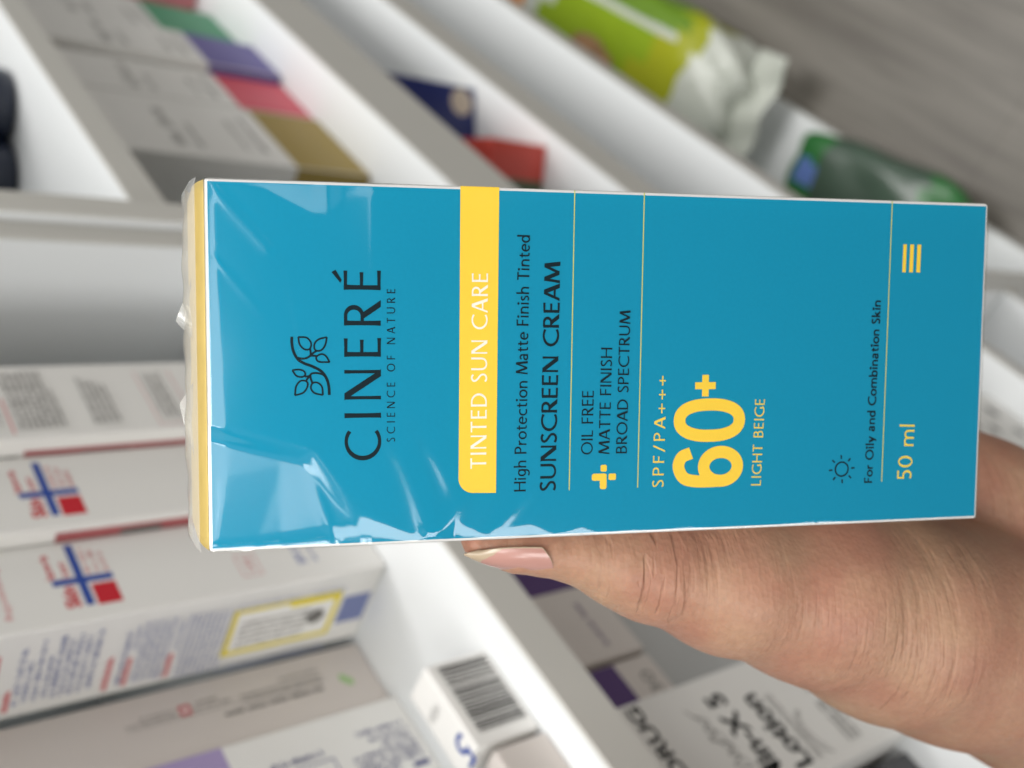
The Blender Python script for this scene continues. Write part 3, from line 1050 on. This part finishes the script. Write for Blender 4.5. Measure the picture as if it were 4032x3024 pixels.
p = Print(FR)
cap = 5.5
for ch, a, b in (('C', 13.15, 17.7), ('I', 19.65, 20.45), ('N', 22.45, 27.0), ('E', 28.95, 31.8), ('R', 33.65, 37.5), ('E', 39.0, 41.95)):
    lo, hi = {'C': (0.0, .745), 'I': (.05, .17), 'N': (.04, .72), 'E': (.03, .47), 'R': (.03, .61)}[ch]
    k = (b - a) / (hi - lo)
    glyph(p, ch, a - lo * k, 104.55, 1, -0.002, k, cap, 1.02)
p.poly([(40.05, 110.55), (40.5, 110.35), (42.0, 111.25), (41.65, 111.85)])
p.build('brand_lettering', M_INK, SB)
p = Print(FR)
optima(p, 'SCIENCE OF NATURE', 15.9, 102.43, 39.25, 102.36, 1.25, 1.0, 0.42)
p.build('tagline_lettering', M_INK, SB)
# leaf sprig emblem; drawn in the photo's crop pixels, turned onto the face
p = Print(FR)


def sprig(x, y):
    return (23.2 + (1027 - y) * 0.02085, 117.85 - (x - 88) * 0.0203)


def leafy(pts, w=0.3):
    p.strip([sprig(*q) for q in spline(pts, 9)], w)


leafy([(362, 1025), (358, 960), (340, 900), (300, 850), (240, 818), (180, 795), (135, 765), (105, 710), (94, 650), (94, 605)], 0.42)
leafy([(215, 890), (240, 868), (285, 868), (325, 885), (350, 930)])
leafy([(130, 755), (170, 762), (205, 755), (228, 735), (226, 695)])
leafy([(228, 740), (250, 720), (275, 705)])
leafy([(228, 740), (255, 742), (275, 745)])
leafy([(225, 888), (190, 890), (185, 880)])
leafy([(222, 885), (205, 905), (190, 925)])
leafy([(225, 885), (228, 905), (240, 940)])
for lf in ([(140, 608), (200, 612), (232, 650), (222, 692), (185, 695), (150, 660), (140, 608)],
           [(347, 608), (285, 625), (256, 660), (262, 700), (300, 704), (332, 670), (347, 608)],
           [(366, 788), (340, 745), (310, 730), (280, 740), (268, 760), (290, 785), (366, 788)],
           [(95, 845), (140, 840), (178, 852), (188, 878), (165, 893), (125, 885), (95, 845)],
           [(112, 1025), (122, 960), (155, 922), (195, 925), (205, 955), (175, 1005), (112, 1025)],
           [(315, 1025), (308, 965), (275, 935), (240, 940), (228, 975), (255, 1010), (315, 1025)]):
    leafy(lf, 0.26)
p.build('leaf_emblem', M_INK, SB)

p = Print(FR)
optima(p, 'High Protection Matte Finish Tinted', 7.5, 81.8, 47.87, 81.42, 1.9, 1.15)
p.build('product_lettering', M_INK, SB)
p = Print(FR)
optima(p, 'SUNSCREEN CREAM', 7.4, 76.93, 43.68, 76.48, 2.55, 1.4)
p.build('product_lettering', M_INK, SB)
p = Print(FR)
optima(p, 'OIL FREE', 13.15, 70.84, 23.48, 70.76, 1.92, 1.1)
optima(p, 'MATTE FINISH', 13.1, 68.02, 30.32, 67.76, 1.85, 1.1)
optima(p, 'BROAD SPECTRUM', 13.13, 65.12, 36.2, 64.80, 1.8, 1.1)
p.build('claim_lettering', M_INK, SB)
# rules
p = Print(FR)
for (a0, b0, a1, b1) in ((7.5, 74.65, 54.9, 74.23), (7.55, 63.14, 54.9, 62.73), (7.18, 18.97, 54.85, 18.64)):
    p.strip([(a0, b0), (a1, b1)], 0.16)
p.build('thin_rule', mat('pale_yellow_print', srgb(205, 205, 100), 0.5), SB)
# little plus in three pieces
p = Print(FR)


def rr(a0, b0, a1, b1, r):
    p.poly([(x + r * math.cos(math.radians(t)), y + r * math.sin(math.radians(t))) for (x, y, s) in ((a1 - r, b1 - r, 0), (a0 + r, b1 - r, 90), (a0 + r, b0 + r, 180), (a1 - r, b0 + r, 270)) for t in range(s, s + 91, 30)])


rr(8.9, 68.42, 10.05, 70.92, 0.35)
rr(7.5, 68.42, 9.5, 69.55, 0.35)
rr(10.35, 68.42, 11.45, 69.45, 0.25)
rr(8.95, 66.85, 10.0, 68.1, 0.25)
p.build('plus_symbol', M_YEL, SB)
p = Print(FR)
optima(p, 'SPF/PA+++', 7.42, 58.72, 25.75, 58.45, 1.9, 1.12, 0.2)
p.build('rating_lettering', M_YELT, SB)
# big 60+
p = Print(FR)
w6 = 2.02
p.strip(arc(10.64, 48.75, 3.42 - w6 / 2, 4.0 - w6 / 2, 0, 360, 48)[:-1], w6, closed=True)
p.strip(spline([(8.26, 48.9), (8.22, 50.6), (8.3, 53.2), (8.9, 55.2), (10.7, 56.15), (12.3, 55.6), (12.98, 54.0)], 10), w6)
n = 60
ring = []
for i in range(n):
    a = 6.283185 * i / n
    c, s = math.cos(a), math.sin(a)
    ring.append((18.35 + 2.58 * math.copysign(abs(c) ** 0.85, c), 50.85 + 5.25 * math.copysign(abs(s) ** 0.85, s)))
p.strip(ring, w6, closed=True)
p.rect(23.45, 49.9, 24.6, 53.5)
p.rect(22.25, 51.12, 25.8, 52.27)
p.build('rating_numerals', M_YEL, SB)
p = Print(FR)
optima(p, 'LIGHT BEIGE', 7.15, 41.5, 21.75, 41.12, 1.72, 1.05, 0.1)
p.build('shade_lettering', M_YELT, SB)
p = Print(FR)
cs = (9.55, 26.62)
p.strip([(cs[0] + 1.2 * math.cos(6.283185 * i / 32), cs[1] + 1.2 * math.sin(6.283185 * i / 32)) for i in range(32)], 0.27, closed=True)
for i in range(8):
    a = math.radians(45 * i + 4)
    p.strip([(cs[0] + r_ * math.cos(a), cs[1] + r_ * math.sin(a)) for r_ in (1.75, 2.4)], 0.27)
p.build('sun_icon', M_INK, SB)
p = Print(FR)
optima(p, 'For Oily and Combination Skin', 6.97, 20.8, 38.2, 20.24, 1.5, 1.65)
p.build('skin_type_lettering', M_INK, SB)
p = Print(FR)
optima(p, '50 ml', 7.18, 13.28, 17.1, 12.95, 2.75, 1.1)
p.build('volume_lettering', M_YELT, SB)
p = Print(FR)
for b0, b1 in ((15.62, 16.33), (14.25, 15.02), (12.88, 13.66)):
    p.poly([(42.98, b0 + .05), (47.68, b0), (47.68, b1 - .05), (42.98, b1)])
p.build('three_bar_symbol', M_YEL, SB)


# ---- clear wrap: a taut sheet a little above the face, falling to the card along its edges
def lut(tab):
    xs = np.array([q[0] for q in tab])
    ys = np.array([q[1] for q in tab])
    o = np.argsort(xs)
    xs, ys = xs[o], ys[o]
    return lambda x: np.interp(x, xs, ys)


SCAL = [(130, 2.0), (122, 2.6), (116.1, 3.4), (111.1, 4.0), (107.2, 5.2), (105.4, 4.5), (103.4, 3.5), (99.9, 1.8), (97.35, .75), (96.4, 1.2), (95.2, 2.1), (94.2, 3.0), (93.2, 3.9), (92.2, 3.1), (90.7, 2.3), (89.2, 1.4), (87.7, .75), (86.2, 1.3), (84.6, 2.0), (83, 2.4), (81.3, 2.55), (80, 2.1), (78.8, 1.35), (77.3, .7), (75, 1.0), (72.7, 1.75), (71.5, 1.2), (70.3, .7), (67.8, .66), (64, .8), (60.9, .6), (57.5, .75), (54.7, .95), (50, .6), (45.7, .3), (41, .5), (36.4, .75), (31, 1.0), (27, .8), (22, .3), (19.7, .15), (15, .55), (9.9, .8), (5, .6), (0.8, .2), (0, .2)]
RGT = [(130, .6), (128.7, .4), (120.8, 1.8), (114.2, 4.9), (112.3, 5.0), (110.3, 3.1), (108, 2.2), (105.5, 1.7), (99.5, 2.3), (92.4, 1.75), (86.2, 2.1), (79.3, 1.5), (73.9, 1.25), (62.6, 1.1), (50, 1.3), (37.9, 1.2), (19.2, 1.6), (6, 1.4), (0, .5)]
TOPW = [(0, .6), (3.6, 1.1), (8, 1.6), (12.3, 1.9), (18, 1.95), (29, 1.6), (44, 1.25), (55, 1.2)]
fs, fr_, ft = lut(SCAL), lut(RGT), lut(TOPW)
ds = 0.28
ns, ntt = int(BW / ds) + 1, int(BH / ds) + 1
S, Tt = np.meshgrid(np.linspace(0, BW, ns), np.linspace(0, BH, ntt), indexing='ij')
wl, wr, wt_ = np.maximum(fs(Tt), .15), np.maximum(fr_(Tt), .3), 1.3 * ft(S)
HF = 0.65 + 1.10 * np.clip((Tt - 91) / 15, 0, 1)
a_l = np.clip(S / wl, 0, 1)
a_r = np.clip((BW - S) / wr, 0, 1)
a_t = np.clip((BH - Tt) / wt_, 0, 1)
a_b = np.clip(Tt / 0.8, 0, 1)
base_l = 1 - np.clip(np.minimum(wl * 0.17, .85), .05, 1) / HF * (1 - a_l) ** 1.8
base_r = 1 - np.clip(wr * 0.11, .03, 1) / HF * (1 - a_r) ** 1.1
base_t = 1 - 0.105 * wt_ / HF * (1 - a_t) ** 1.05
base_b = 1 - 0.25 / HF * (1 - a_b)
Hh = HF * np.minimum(np.minimum(base_l, base_r), np.minimum(base_t, base_b))


def side(px, py, qx, qy):
    """signed distance to the line p-q, positive on its left"""
    dx, dy = qx - px, qy - py
    l = math.hypot(dx, dy)
    return ((S - px) * -dy + (Tt - py) * dx) / l


def curve_dist(pts):
    P = np.array(spline(pts, 60))
    d = np.full(S.shape, 1e9)
    for (x, y) in P:
        d = np.minimum(d, np.hypot(S - x, Tt - y))
    return d


# slack facet in the upper left corner, fading at its own edges
fa = np.maximum(0, np.minimum(side(5.2, 107.4, 14.2, 114.3), side(14.6, 113.6, 18.6, 128)))
fa2 = np.maximum(0, np.minimum(side(6.0, 113.4, 13.2, 119.5), side(12.8, 118.5, 11.5, 127)))
ph = (Tt - 107) - 0.30 * (S - 6) - 0.035 * (S - 8) ** 2          # one slack panel tipped slightly upwards, with a shallow pleat
pl = np.exp(-((ph - 6.5 + 0.05 * (S - 8) ** 2) / 0.9) ** 2) * np.clip((17 - S) / 6, 0, 1)
Hh = Hh - (0.07 * np.clip(Tt - 107, 0, 22) - 0.06 * pl) * np.clip(fa / 2.2, 0, 1) * np.clip(1.25 - 0.02 * (Tt - 107), 0, 1) - 0.012 * fa2
# slack at the upper right corner
fc = np.maximum(0, np.minimum(-side(49.0, 108.0, 54.9, 128.4), side(47.0, 108.0, 50.3, 127.0)))
tb = 111.5 + 0.16 * (S - 51.5) ** 2
Hh = Hh - 0.07 * np.clip(Tt - tb, 0, 12) * np.clip(fc / 1.0, 0, 1) * np.clip((128 - Tt) / 3, 0, 1)
# soft ridges running out of the scallop valleys
for pts, hgt, sg in (([(22.99, 106.85), (19.85, 104.55), (13.53, 101.47), (7.54, 99.12), (1.09, 97.15)], .27, 1.5),
                     ([(22.91, 100.67), (15.79, 97.15), (8.15, 93.57), (4.56, 93.96), (1.07, 96.75)], .27, 1.4),
                     ([(13, 81.5), (8.94, 80.9), (5, 84), (0.88, 87.49)], .12, 1.1),
                     ([(45, 121), (50.5, 126), (54.5, 129.5)], .07, .8)):
    d = curve_dist(pts)
    Hh = Hh + hgt * np.exp(-(d / sg) ** 2) * np.clip(S / 2.0, 0, 1) * (np.clip((pts[0][0] - S) / 9, 0, 1) if pts[0][0] < 30 else 1)
rs = np.random.RandomState(5)
for k in range(26):       # gentle unevenness
    cx, cy, sx_, sy_ = rs.uniform(0, 55), rs.uniform(60, 130) if k % 3 else rs.uniform(0, 130), rs.uniform(3, 8), rs.uniform(4, 12)
    Hh = Hh + rs.uniform(-.035, .035) * np.exp(-((S - cx) / sx_) ** 2 - ((Tt - cy) / sy_) ** 2)
for k in range(22):       # fine broken creases
    x0, y0, a_, l_ = rs.uniform(2, 53), rs.uniform(3, 127), rs.uniform(0, 3.14), rs.uniform(3, 9)
    ca, sa = math.cos(a_), math.sin(a_)
    al, ac = (S - x0) * ca + (Tt - y0) * sa, -(S - x0) * sa + (Tt - y0) * ca
    Hh = Hh + 0.035 * np.exp(-(ac / 0.34) ** 2) * np.exp(-(al / l_) ** 2)
kern = np.exp(-(np.arange(-5, 6) / 2.0) ** 2)      # the film rounds off its own folds
kern /= kern.sum()
Hb = np.apply_along_axis(lambda q: np.convolve(np.pad(q, 5, 'edge'), kern, 'valid'), 0, Hh)
Hb = np.apply_along_axis(lambda q: np.convolve(np.pad(q, 5, 'edge'), kern, 'valid'), 1, Hb)
wb = np.clip((S - 3.5) / 3, 0, 1) * np.clip((128 - Tt) / 1.5, 0, 1)
Hh = Hh * (1 - wb) + Hb * wb
Hh = np.maximum(Hh, 0.10)
Hh = np.minimum(Hh, 0.10 + 4.0 * np.minimum(np.minimum(S, BW - S), np.minimum(Tt, BH - Tt)))
wv = np.stack([S * MM, Tt * MM, Hh * MM], -1).reshape(-1, 3)
ii, jj = np.meshgrid(np.arange(ns - 1), np.arange(ntt - 1), indexing='ij')
k = (ii * ntt + jj).ravel()
wf = np.stack([k, k + ntt, k + ntt + 1, k + 1], 1)
M_FILM = film_mat('clear_wrap', 2.0, 0.10)
wr_o = mesh_obj('plastic_wrap', wv.tolist(), wf.tolist(), M_FILM, SB, True)
# film over the lid with two folded ears
M_EAR = film_mat('folded_wrap', 1.0, 0.2, (0.97, 0.95, 0.88), haze=0.3)
v, f = [], []
nx = 60
for i in range(nx + 1):
    for j in range(nz_ + 1):
        a, b = i / nx, j / nz_
        e_ = min(1, min(a, 1 - a) / 0.02)
        dome = (0.15 + 4.05 * math.sin(math.pi * min(1, 0.03 + b * 0.99)) ** 0.62) * (0.80 + 0.20 * e_)
        rip = (0.22 * math.sin(a * 41 + 3 * b) * math.sin(a * 17 + 1.3) + 0.25 * math.sin(a * 9 + 5 * b) * math.sin(b * 13 + a * 5)) * math.sin(math.pi * b)
        v.append((BW * MM * (0.0 + 1.0 * a), (BH + 0.2 + dome + rip) * MM, -BD * MM * b))
for i in range(nx):
    for j in range(nz_):
        k = i * (nz_ + 1) + j
        f.append((k, k + 1, k + nz_ + 2, k + nz_ + 1))
mesh_obj('plastic_wrap', v, f, M_EAR, SB, True)
for tipx, x0, x1, h in ((34.0, 42.0, 31.0, 3.6), (21.0, 25.0, 11.5, 3.4)):
    v, f = [], []
    n = 14
    for i in range(n + 1):
        a = i / n
        x = x0 + (x1 - x0) * a
        at = (tipx - x0) / (x1 - x0)
        hh = (a / at if a < at else (1 - a) / (1 - at))
        for j in range(7):
            b = j / 6
            v.append((x * MM, (BH + 2.6 + (h - 2.6 + 2.2) * hh * b * 0.85) * MM, (-9.0 - 3.0 * b + 0.9 * math.sin(a * 9 + b * 2)) * MM))
    for i in range(n):
        for j in range(6):
            k = i * 7 + j
            f.append((k, k + 7, k + 8, k + 1))
    mesh_obj('wrap_fold', v, f, M_EAR, SB, True)


# ------------------------------------------------------------------ the hand: one smooth surface from a distance field (mm, box axes)
def smin(a, b, k):
    h = np.clip(0.5 + 0.5 * (b - a) / k, 0, 1)
    return b + (a - b) * h - k * h * (1 - h)


def cone(P, a, b, ra, rb, zs=1.0):
    sc_ = np.array([1, 1, zs])
    p_, a, b = P * sc_, np.array(a) * sc_, np.array(b) * sc_
    ab = b - a
    h = np.clip(((p_ - a) @ ab) / (ab @ ab), 0, 1)
    return np.linalg.norm(p_ - a - h[..., None] * ab, axis=-1) - (ra + (rb - ra) * h)


THUMB = [(-2.9, 87.5, -12.0, 2.5), (-4.0, 81, -12.0, 4.0), (-4.4, 76, -12.0, 4.5), (-5.2, 70, -12.5, 5.5), (-7.0, 63.5, -13, 7.2), (-8.9, 56, -14, 9.0), (-13.0, 40, -17, 12.8), (-17.5, 20, -22, 17.1), (-24.5, 0, -27, 21), (-31, -18, -32, 22.5), (-44, -50, -40, 25), (-70, -110, -52, 28), (-100, -190, -66, 32)]
PALM = [(28, 38, -54, 12.5), (20, 10, -57, 14.5), (2, -18, -58, 15.5), (-12, -40, -52, 18.5), (-30, -68, -48, 23)]
KNUCK = [(-4, 38, -51, 10.5), (14, 42, -52, 11), (32, 38, -52, 10.5), (46, 28, -52, 9.5)]
FING = [[(-2, 40, -51, 9.2), (4, 76, -52, 8.3), (9, 98, -48, 7.4), (12, 115, -44.6, 6.2)],
        [(14, 42, -52, 9.4), (19, 82, -52, 8.6), (23, 106, -48, 7.6), (25, 120, -44.8, 6.3)],
        [(32, 38, -52, 9.0), (36, 76, -52, 8.1), (38, 99, -48, 7.2), (39, 114, -44.6, 6.1)],
        [(46, 29, -52, 8.2), (50, 58, -51, 7.2), (50.5, 76, -47.5, 6.4), (50, 89, -43.8, 5.6)]]


def hand_sdf(P):
    d = None
    for i in range(len(THUMB) - 1):
        a, b = THUMB[i], THUMB[i + 1]
        zs = 0.62 if i < 2 else (0.72 if i < 4 else 0.85)
        c = cone(P, a[:3], b[:3], a[3], b[3], zs)
        d = c if d is None else smin(d, c, 2.0 if i < 5 else 5.0)
    q = None
    for i in range(len(PALM) - 1):
        a, b = PALM[i], PALM[i + 1]
        c = cone(P, a[:3], b[:3], a[3], b[3])
        q = c if q is None else smin(q, c, 4.0)
    for i in range(4):
        a = KNUCK[i]
        q = smin(q, cone(P, a[:3], (6 + 3 * i, -2, -56), a[3], 13), 5.0)
    for fg in FING:
        g = None
        for i in range(3):
            c = cone(P, fg[i][:3], fg[i + 1][:3], fg[i][3], fg[i + 1][3])
            g = c if g is None else smin(g, c, 1.5)
        q = smin(q, g, 2.5)
    # web between thumb and palm
    q = smin(q, cone(P, (-12, 34, -30), (-4, 36, -48), 9, 10), 6.0)
    d = smin(d, q, 3.2)
    # flesh pressed flat where it meets the carton
    bx = np.maximum(np.maximum(-0.35 - P[..., 0], P[..., 0] - BW - .35), np.maximum(np.maximum(-0.35 - P[..., 1], P[..., 1] - BH - .35), np.maximum(P[..., 2] - 0.3, -BD - .35 - P[..., 2])))
    return np.maximum(d, -bx)


vx = 1.25
lo, hi = np.array([-140., -205., -105.]), np.array([66., 132., 12.])
nn = ((hi - lo) / vx).astype(int) + 1
ax = [lo[i] + vx * np.arange(nn[i]) for i in range(3)]
G = np.empty(nn, np.float32)
for i0 in range(0, nn[0], 16):
    X, Y, Z = np.meshgrid(ax[0][i0:i0 + 16], ax[1], ax[2], indexing='ij')
    G[i0:i0 + 16] = hand_sdf(np.stack([X, Y, Z], -1))
# surface nets
neg = G < 0
cnt = np.zeros(np.array(nn) - 1, int)
acc = np.zeros(tuple(np.array(nn) - 1) + (3,))
num = np.zeros(tuple(np.array(nn) - 1))
sl = lambda o, ax_=None: tuple(slice(o[i], nn[i] - 1 + o[i]) for i in range(3))
corners = [(i, j, k) for i in (0, 1) for j in (0, 1) for k in (0, 1)]
for c in corners:
    for a in range(3):
        if c[a] == 0:
            e = list(c)
            e[a] = 1
            g0, g1 = G[sl(c)], G[sl(e)]
            m = (g0 < 0) != (g1 < 0)
            t = np.where(m, g0 / np.where(m, g0 - g1, 1), 0)
            for b in range(3):
                acc[..., b] += np.where(m, c[b] + (t if b == a else 0), 0)
            num += m
act = num > 0
idx = -np.ones(act.shape, int)
idx[act] = np.arange(act.sum())
cell = np.argwhere(act)
HV = lo + vx * (cell + acc[act] / num[act][:, None])
quads = []
for a in range(3):
    b, c = (a + 1) % 3, (a + 2) % 3
    s0 = [slice(1, n_ - 1) for n_ in nn]
    s0[a] = slice(0, nn[a] - 1)
    s1 = list(s0)
    s1[a] = slice(1, nn[a])
    m = neg[tuple(s0)] != neg[tuple(s1)]
    pos = np.argwhere(m)
    base = pos.copy()
    for d_ in range(3):
        if d_ != a:
            base[:, d_] += 1
    flip = neg[tuple(s0)][m]
    def at(ob, oc):
        q = base.copy()
        q[:, b] -= ob
        q[:, c] -= oc
        return idx[q[:, 0], q[:, 1], q[:, 2]]
    Q = np.stack([at(1, 1), at(0, 1), at(0, 0), at(1, 0)], 1)
    Q[~flip] = Q[~flip][:, ::-1]
    quads.append(Q)
quads = np.concatenate(quads)


def project(V, it=3, off=0.0):
    for _ in range(it):
        d = hand_sdf(V) - off
        g = np.stack([(hand_sdf(V + e_) - hand_sdf(V - e_)) / 0.1 for e_ in np.eye(3) * 0.05], 1)
        V = V - np.clip(d, -1, 1)[:, None] * g / np.maximum((g ** 2).sum(1, keepdims=True), .25)
    return V


HV = project(HV, 2)

skin = bpy.data.materials.new('skin')
skin.use_nodes = True
nt = skin.node_tree
pb = nt.nodes['Principled BSDF']
pb.inputs['Roughness'].default_value = 0.5
pb.inputs['Specular IOR Level'].default_value = 0.35
pb.inputs['Subsurface Weight'].default_value = 0.25
pb.inputs['Subsurface Radius'].default_value = (1.0, 0.35, 0.18)
pb.inputs['Subsurface Scale'].default_value = 0.0022
tc = nt.nodes.new('ShaderNodeTexCoord')


def noise(scale, detail=4, vec=None, rough=0.5):
    n_ = nt.nodes.new('ShaderNodeTexNoise')
    n_.inputs['Scale'].default_value = scale
    n_.inputs['Detail'].default_value = detail
    n_.inputs['Roughness'].default_value = rough
    nt.links.new(vec or tc.outputs['Object'], n_.inputs['Vector'])
    return n_


def ramp(sock, p0, p1, c0, c1):
    r_ = nt.nodes.new('ShaderNodeValToRGB')
    r_.color_ramp.elements[0].position, r_.color_ramp.elements[1].position = p0, p1
    r_.color_ramp.elements[0].color, r_.color_ramp.elements[1].color = c0, c1
    nt.links.new(sock, r_.inputs[0])
    return r_


big = noise(55, 3)
colr = ramp(big.outputs['Fac'], 0.36, 0.66, (0.405, 0.206, 0.140, 1), (0.450, 0.280, 0.184, 1))
fine = noise(700, 4)
fr2 = ramp(fine.outputs['Fac'], 0.3, 0.75, (0.90, 0.86, 0.84, 1), (1.04, 1.03, 1.02, 1))
mx = nt.nodes.new('ShaderNodeMix')
mx.data_type = 'RGBA'
mx.blend_type = 'MULTIPLY'
mx.inputs[0].default_value = 1
nt.links.new(colr.outputs[0], mx.inputs[6])
nt.links.new(fr2.outputs[0], mx.inputs[7])
nt.links.new(mx.outputs[2], pb.inputs['Base Color'])
# skin folds: noise stretched along the fold direction
mp = nt.nodes.new('ShaderNodeMapping')
mp.inputs['Rotation'].default_value = (0, 0, math.radians(-28))
mp.inputs['Scale'].default_value = (0.10, 1.0, 0.25)
nt.links.new(tc.outputs['Object'], mp.inputs[0])
fold = noise(430, 3, mp.outputs[0], 0.55)
frd = ramp(fold.outputs['Fac'], 0.33, 0.52, (0, 0, 0, 1), (1, 1, 1, 1))
msk = noise(38, 2)
mskr = ramp(msk.outputs['Fac'], 0.38, 0.6, (0.12, .12, .12, 1), (1, 1, 1, 1))
b1 = nt.nodes.new('ShaderNodeBump')
b1.inputs['Distance'].default_value = 0.0002
nt.links.new(mskr.outputs[0], b1.inputs['Strength'])
nt.links.new(frd.outputs[0], b1.inputs['Height'])
# deeper folds over the thumb joint
sx_n = nt.nodes.new('ShaderNodeSeparateXYZ')
nt.links.new(tc.outputs['Object'], sx_n.inputs[0])
jr = ramp(sx_n.outputs['Y'], 0.0, 1.0, (0, 0, 0, 1), (0, 0, 0, 1))
jm = nt.nodes.new('ShaderNodeMapRange')
jm.inputs['From Min'].default_value, jm.inputs['From Max'].default_value = 0.048, 0.073
nt.links.new(sx_n.outputs['Y'], jm.inputs['Value'])
jr.color_ramp.elements[1].position = 0.95
el = jr.color_ramp.elements.new(0.5)
el.color = (1, 1, 1, 1)
nt.links.new(jm.outputs[0], jr.inputs[0])
mp2 = nt.nodes.new('ShaderNodeMapping')
mp2.inputs['Rotation'].default_value = (0, 0, math.radians(14))
mp2.inputs['Scale'].default_value = (0.22, 1.0, 0.3)
nt.links.new(tc.outputs['Object'], mp2.inputs[0])
f2 = noise(420, 2, mp2.outputs[0], 0.4)
f2r = ramp(f2.outputs['Fac'], 0.38, 0.47, (0, 0, 0, 1), (1, 1, 1, 1))
b3 = nt.nodes.new('ShaderNodeBump')
b3.inputs['Distance'].default_value = 0.0004
nt.links.new(jr.outputs[0], b3.inputs['Strength'])
nt.links.new(f2r.outputs[0], b3.inputs['Height'])
nt.links.new(b1.outputs[0], b3.inputs['Normal'])
vo = nt.nodes.new('ShaderNodeTexVoronoi')
vo.inputs['Scale'].default_value = 1100
nt.links.new(tc.outputs['Object'], vo.inputs['Vector'])
b2 = nt.nodes.new('ShaderNodeBump')
b2.inputs['Strength'].default_value = 0.28
b2.inputs['Distance'].default_value = 0.0003
nt.links.new(vo.outputs['Distance'], b2.inputs['Height'])
nt.links.new(b3.outputs[0], b2.inputs['Normal'])
nt.links.new(b2.outputs[0], pb.inputs['Normal'])

hand = mesh_obj('hand', (HV * MM).tolist(), quads.tolist(), skin, None, True)
hand.matrix_world = BOX_M
tag(hand, 'bare hand with a long natural thumbnail, gripping the blue carton', 'hand')

# thumbnail
M_NAIL = mat('nail_bed', (0.47, 0.25, 0.21, 1), 0.25, 0.5, var=.08, vscale=160, coat=0.5)
M_TIP = mat('nail_free_edge', (0.46, 0.36, 0.25, 1), 0.25, 0.5, var=.05, vscale=200, coat=0.3)
v, f, mi = [], [], []
nu, nv = 64, 44
for i in range(nu + 1):
    u = i / nu
    t = 75.6 + 14.6 * u
    cs_, cn = -3.6 + 0.9 * u, -11.2 + 1.0 * u
    rs_ = 4.95 - 0.75 * u - 2.2 * u ** 3
    rn = 7.4 - 1.6 * u - 3.2 * u ** 3
    hw = 64 * min(1, (u / 0.16) ** 0.5 if u > 0 else 0) * (1 - 0.45 * u ** 4)
    for j in range(nv + 1):
        w = j / nv * 2 - 1
        a = math.radians(38 + hw * w)
        cup = 0.9 * (1 - abs(w)) * 0
        tt = t - 1.2 * (1 - u) * w * w * 0 + (0.0 if u < 0.5 else -2.4 * ((u - .5) * 2) ** 2 * w * w)
        v.append(((cs_ - rs_ * math.cos(a)) * MM, tt * MM, (cn + rn * math.sin(a)) * MM))
for i in range(nu):
    for j in range(nv):
        k = i * (nv + 1) + j
        f.append((k, k + 1, k + nv + 2, k + nv + 1))
        u, w = (i + .5) / nu, (j + .5) / nv * 2 - 1
        mi.append(1 if u > 0.82 - 0.22 * w ** 2 or abs(w) > 0.975 else 0)
nl = mesh_obj('thumb_nail', v, f, [M_NAIL, M_TIP], hand, True, mi)
sm = nl.modifiers.new('thickness', 'SOLIDIFY')
sm.thickness = 0.0004
sm.offset = -1
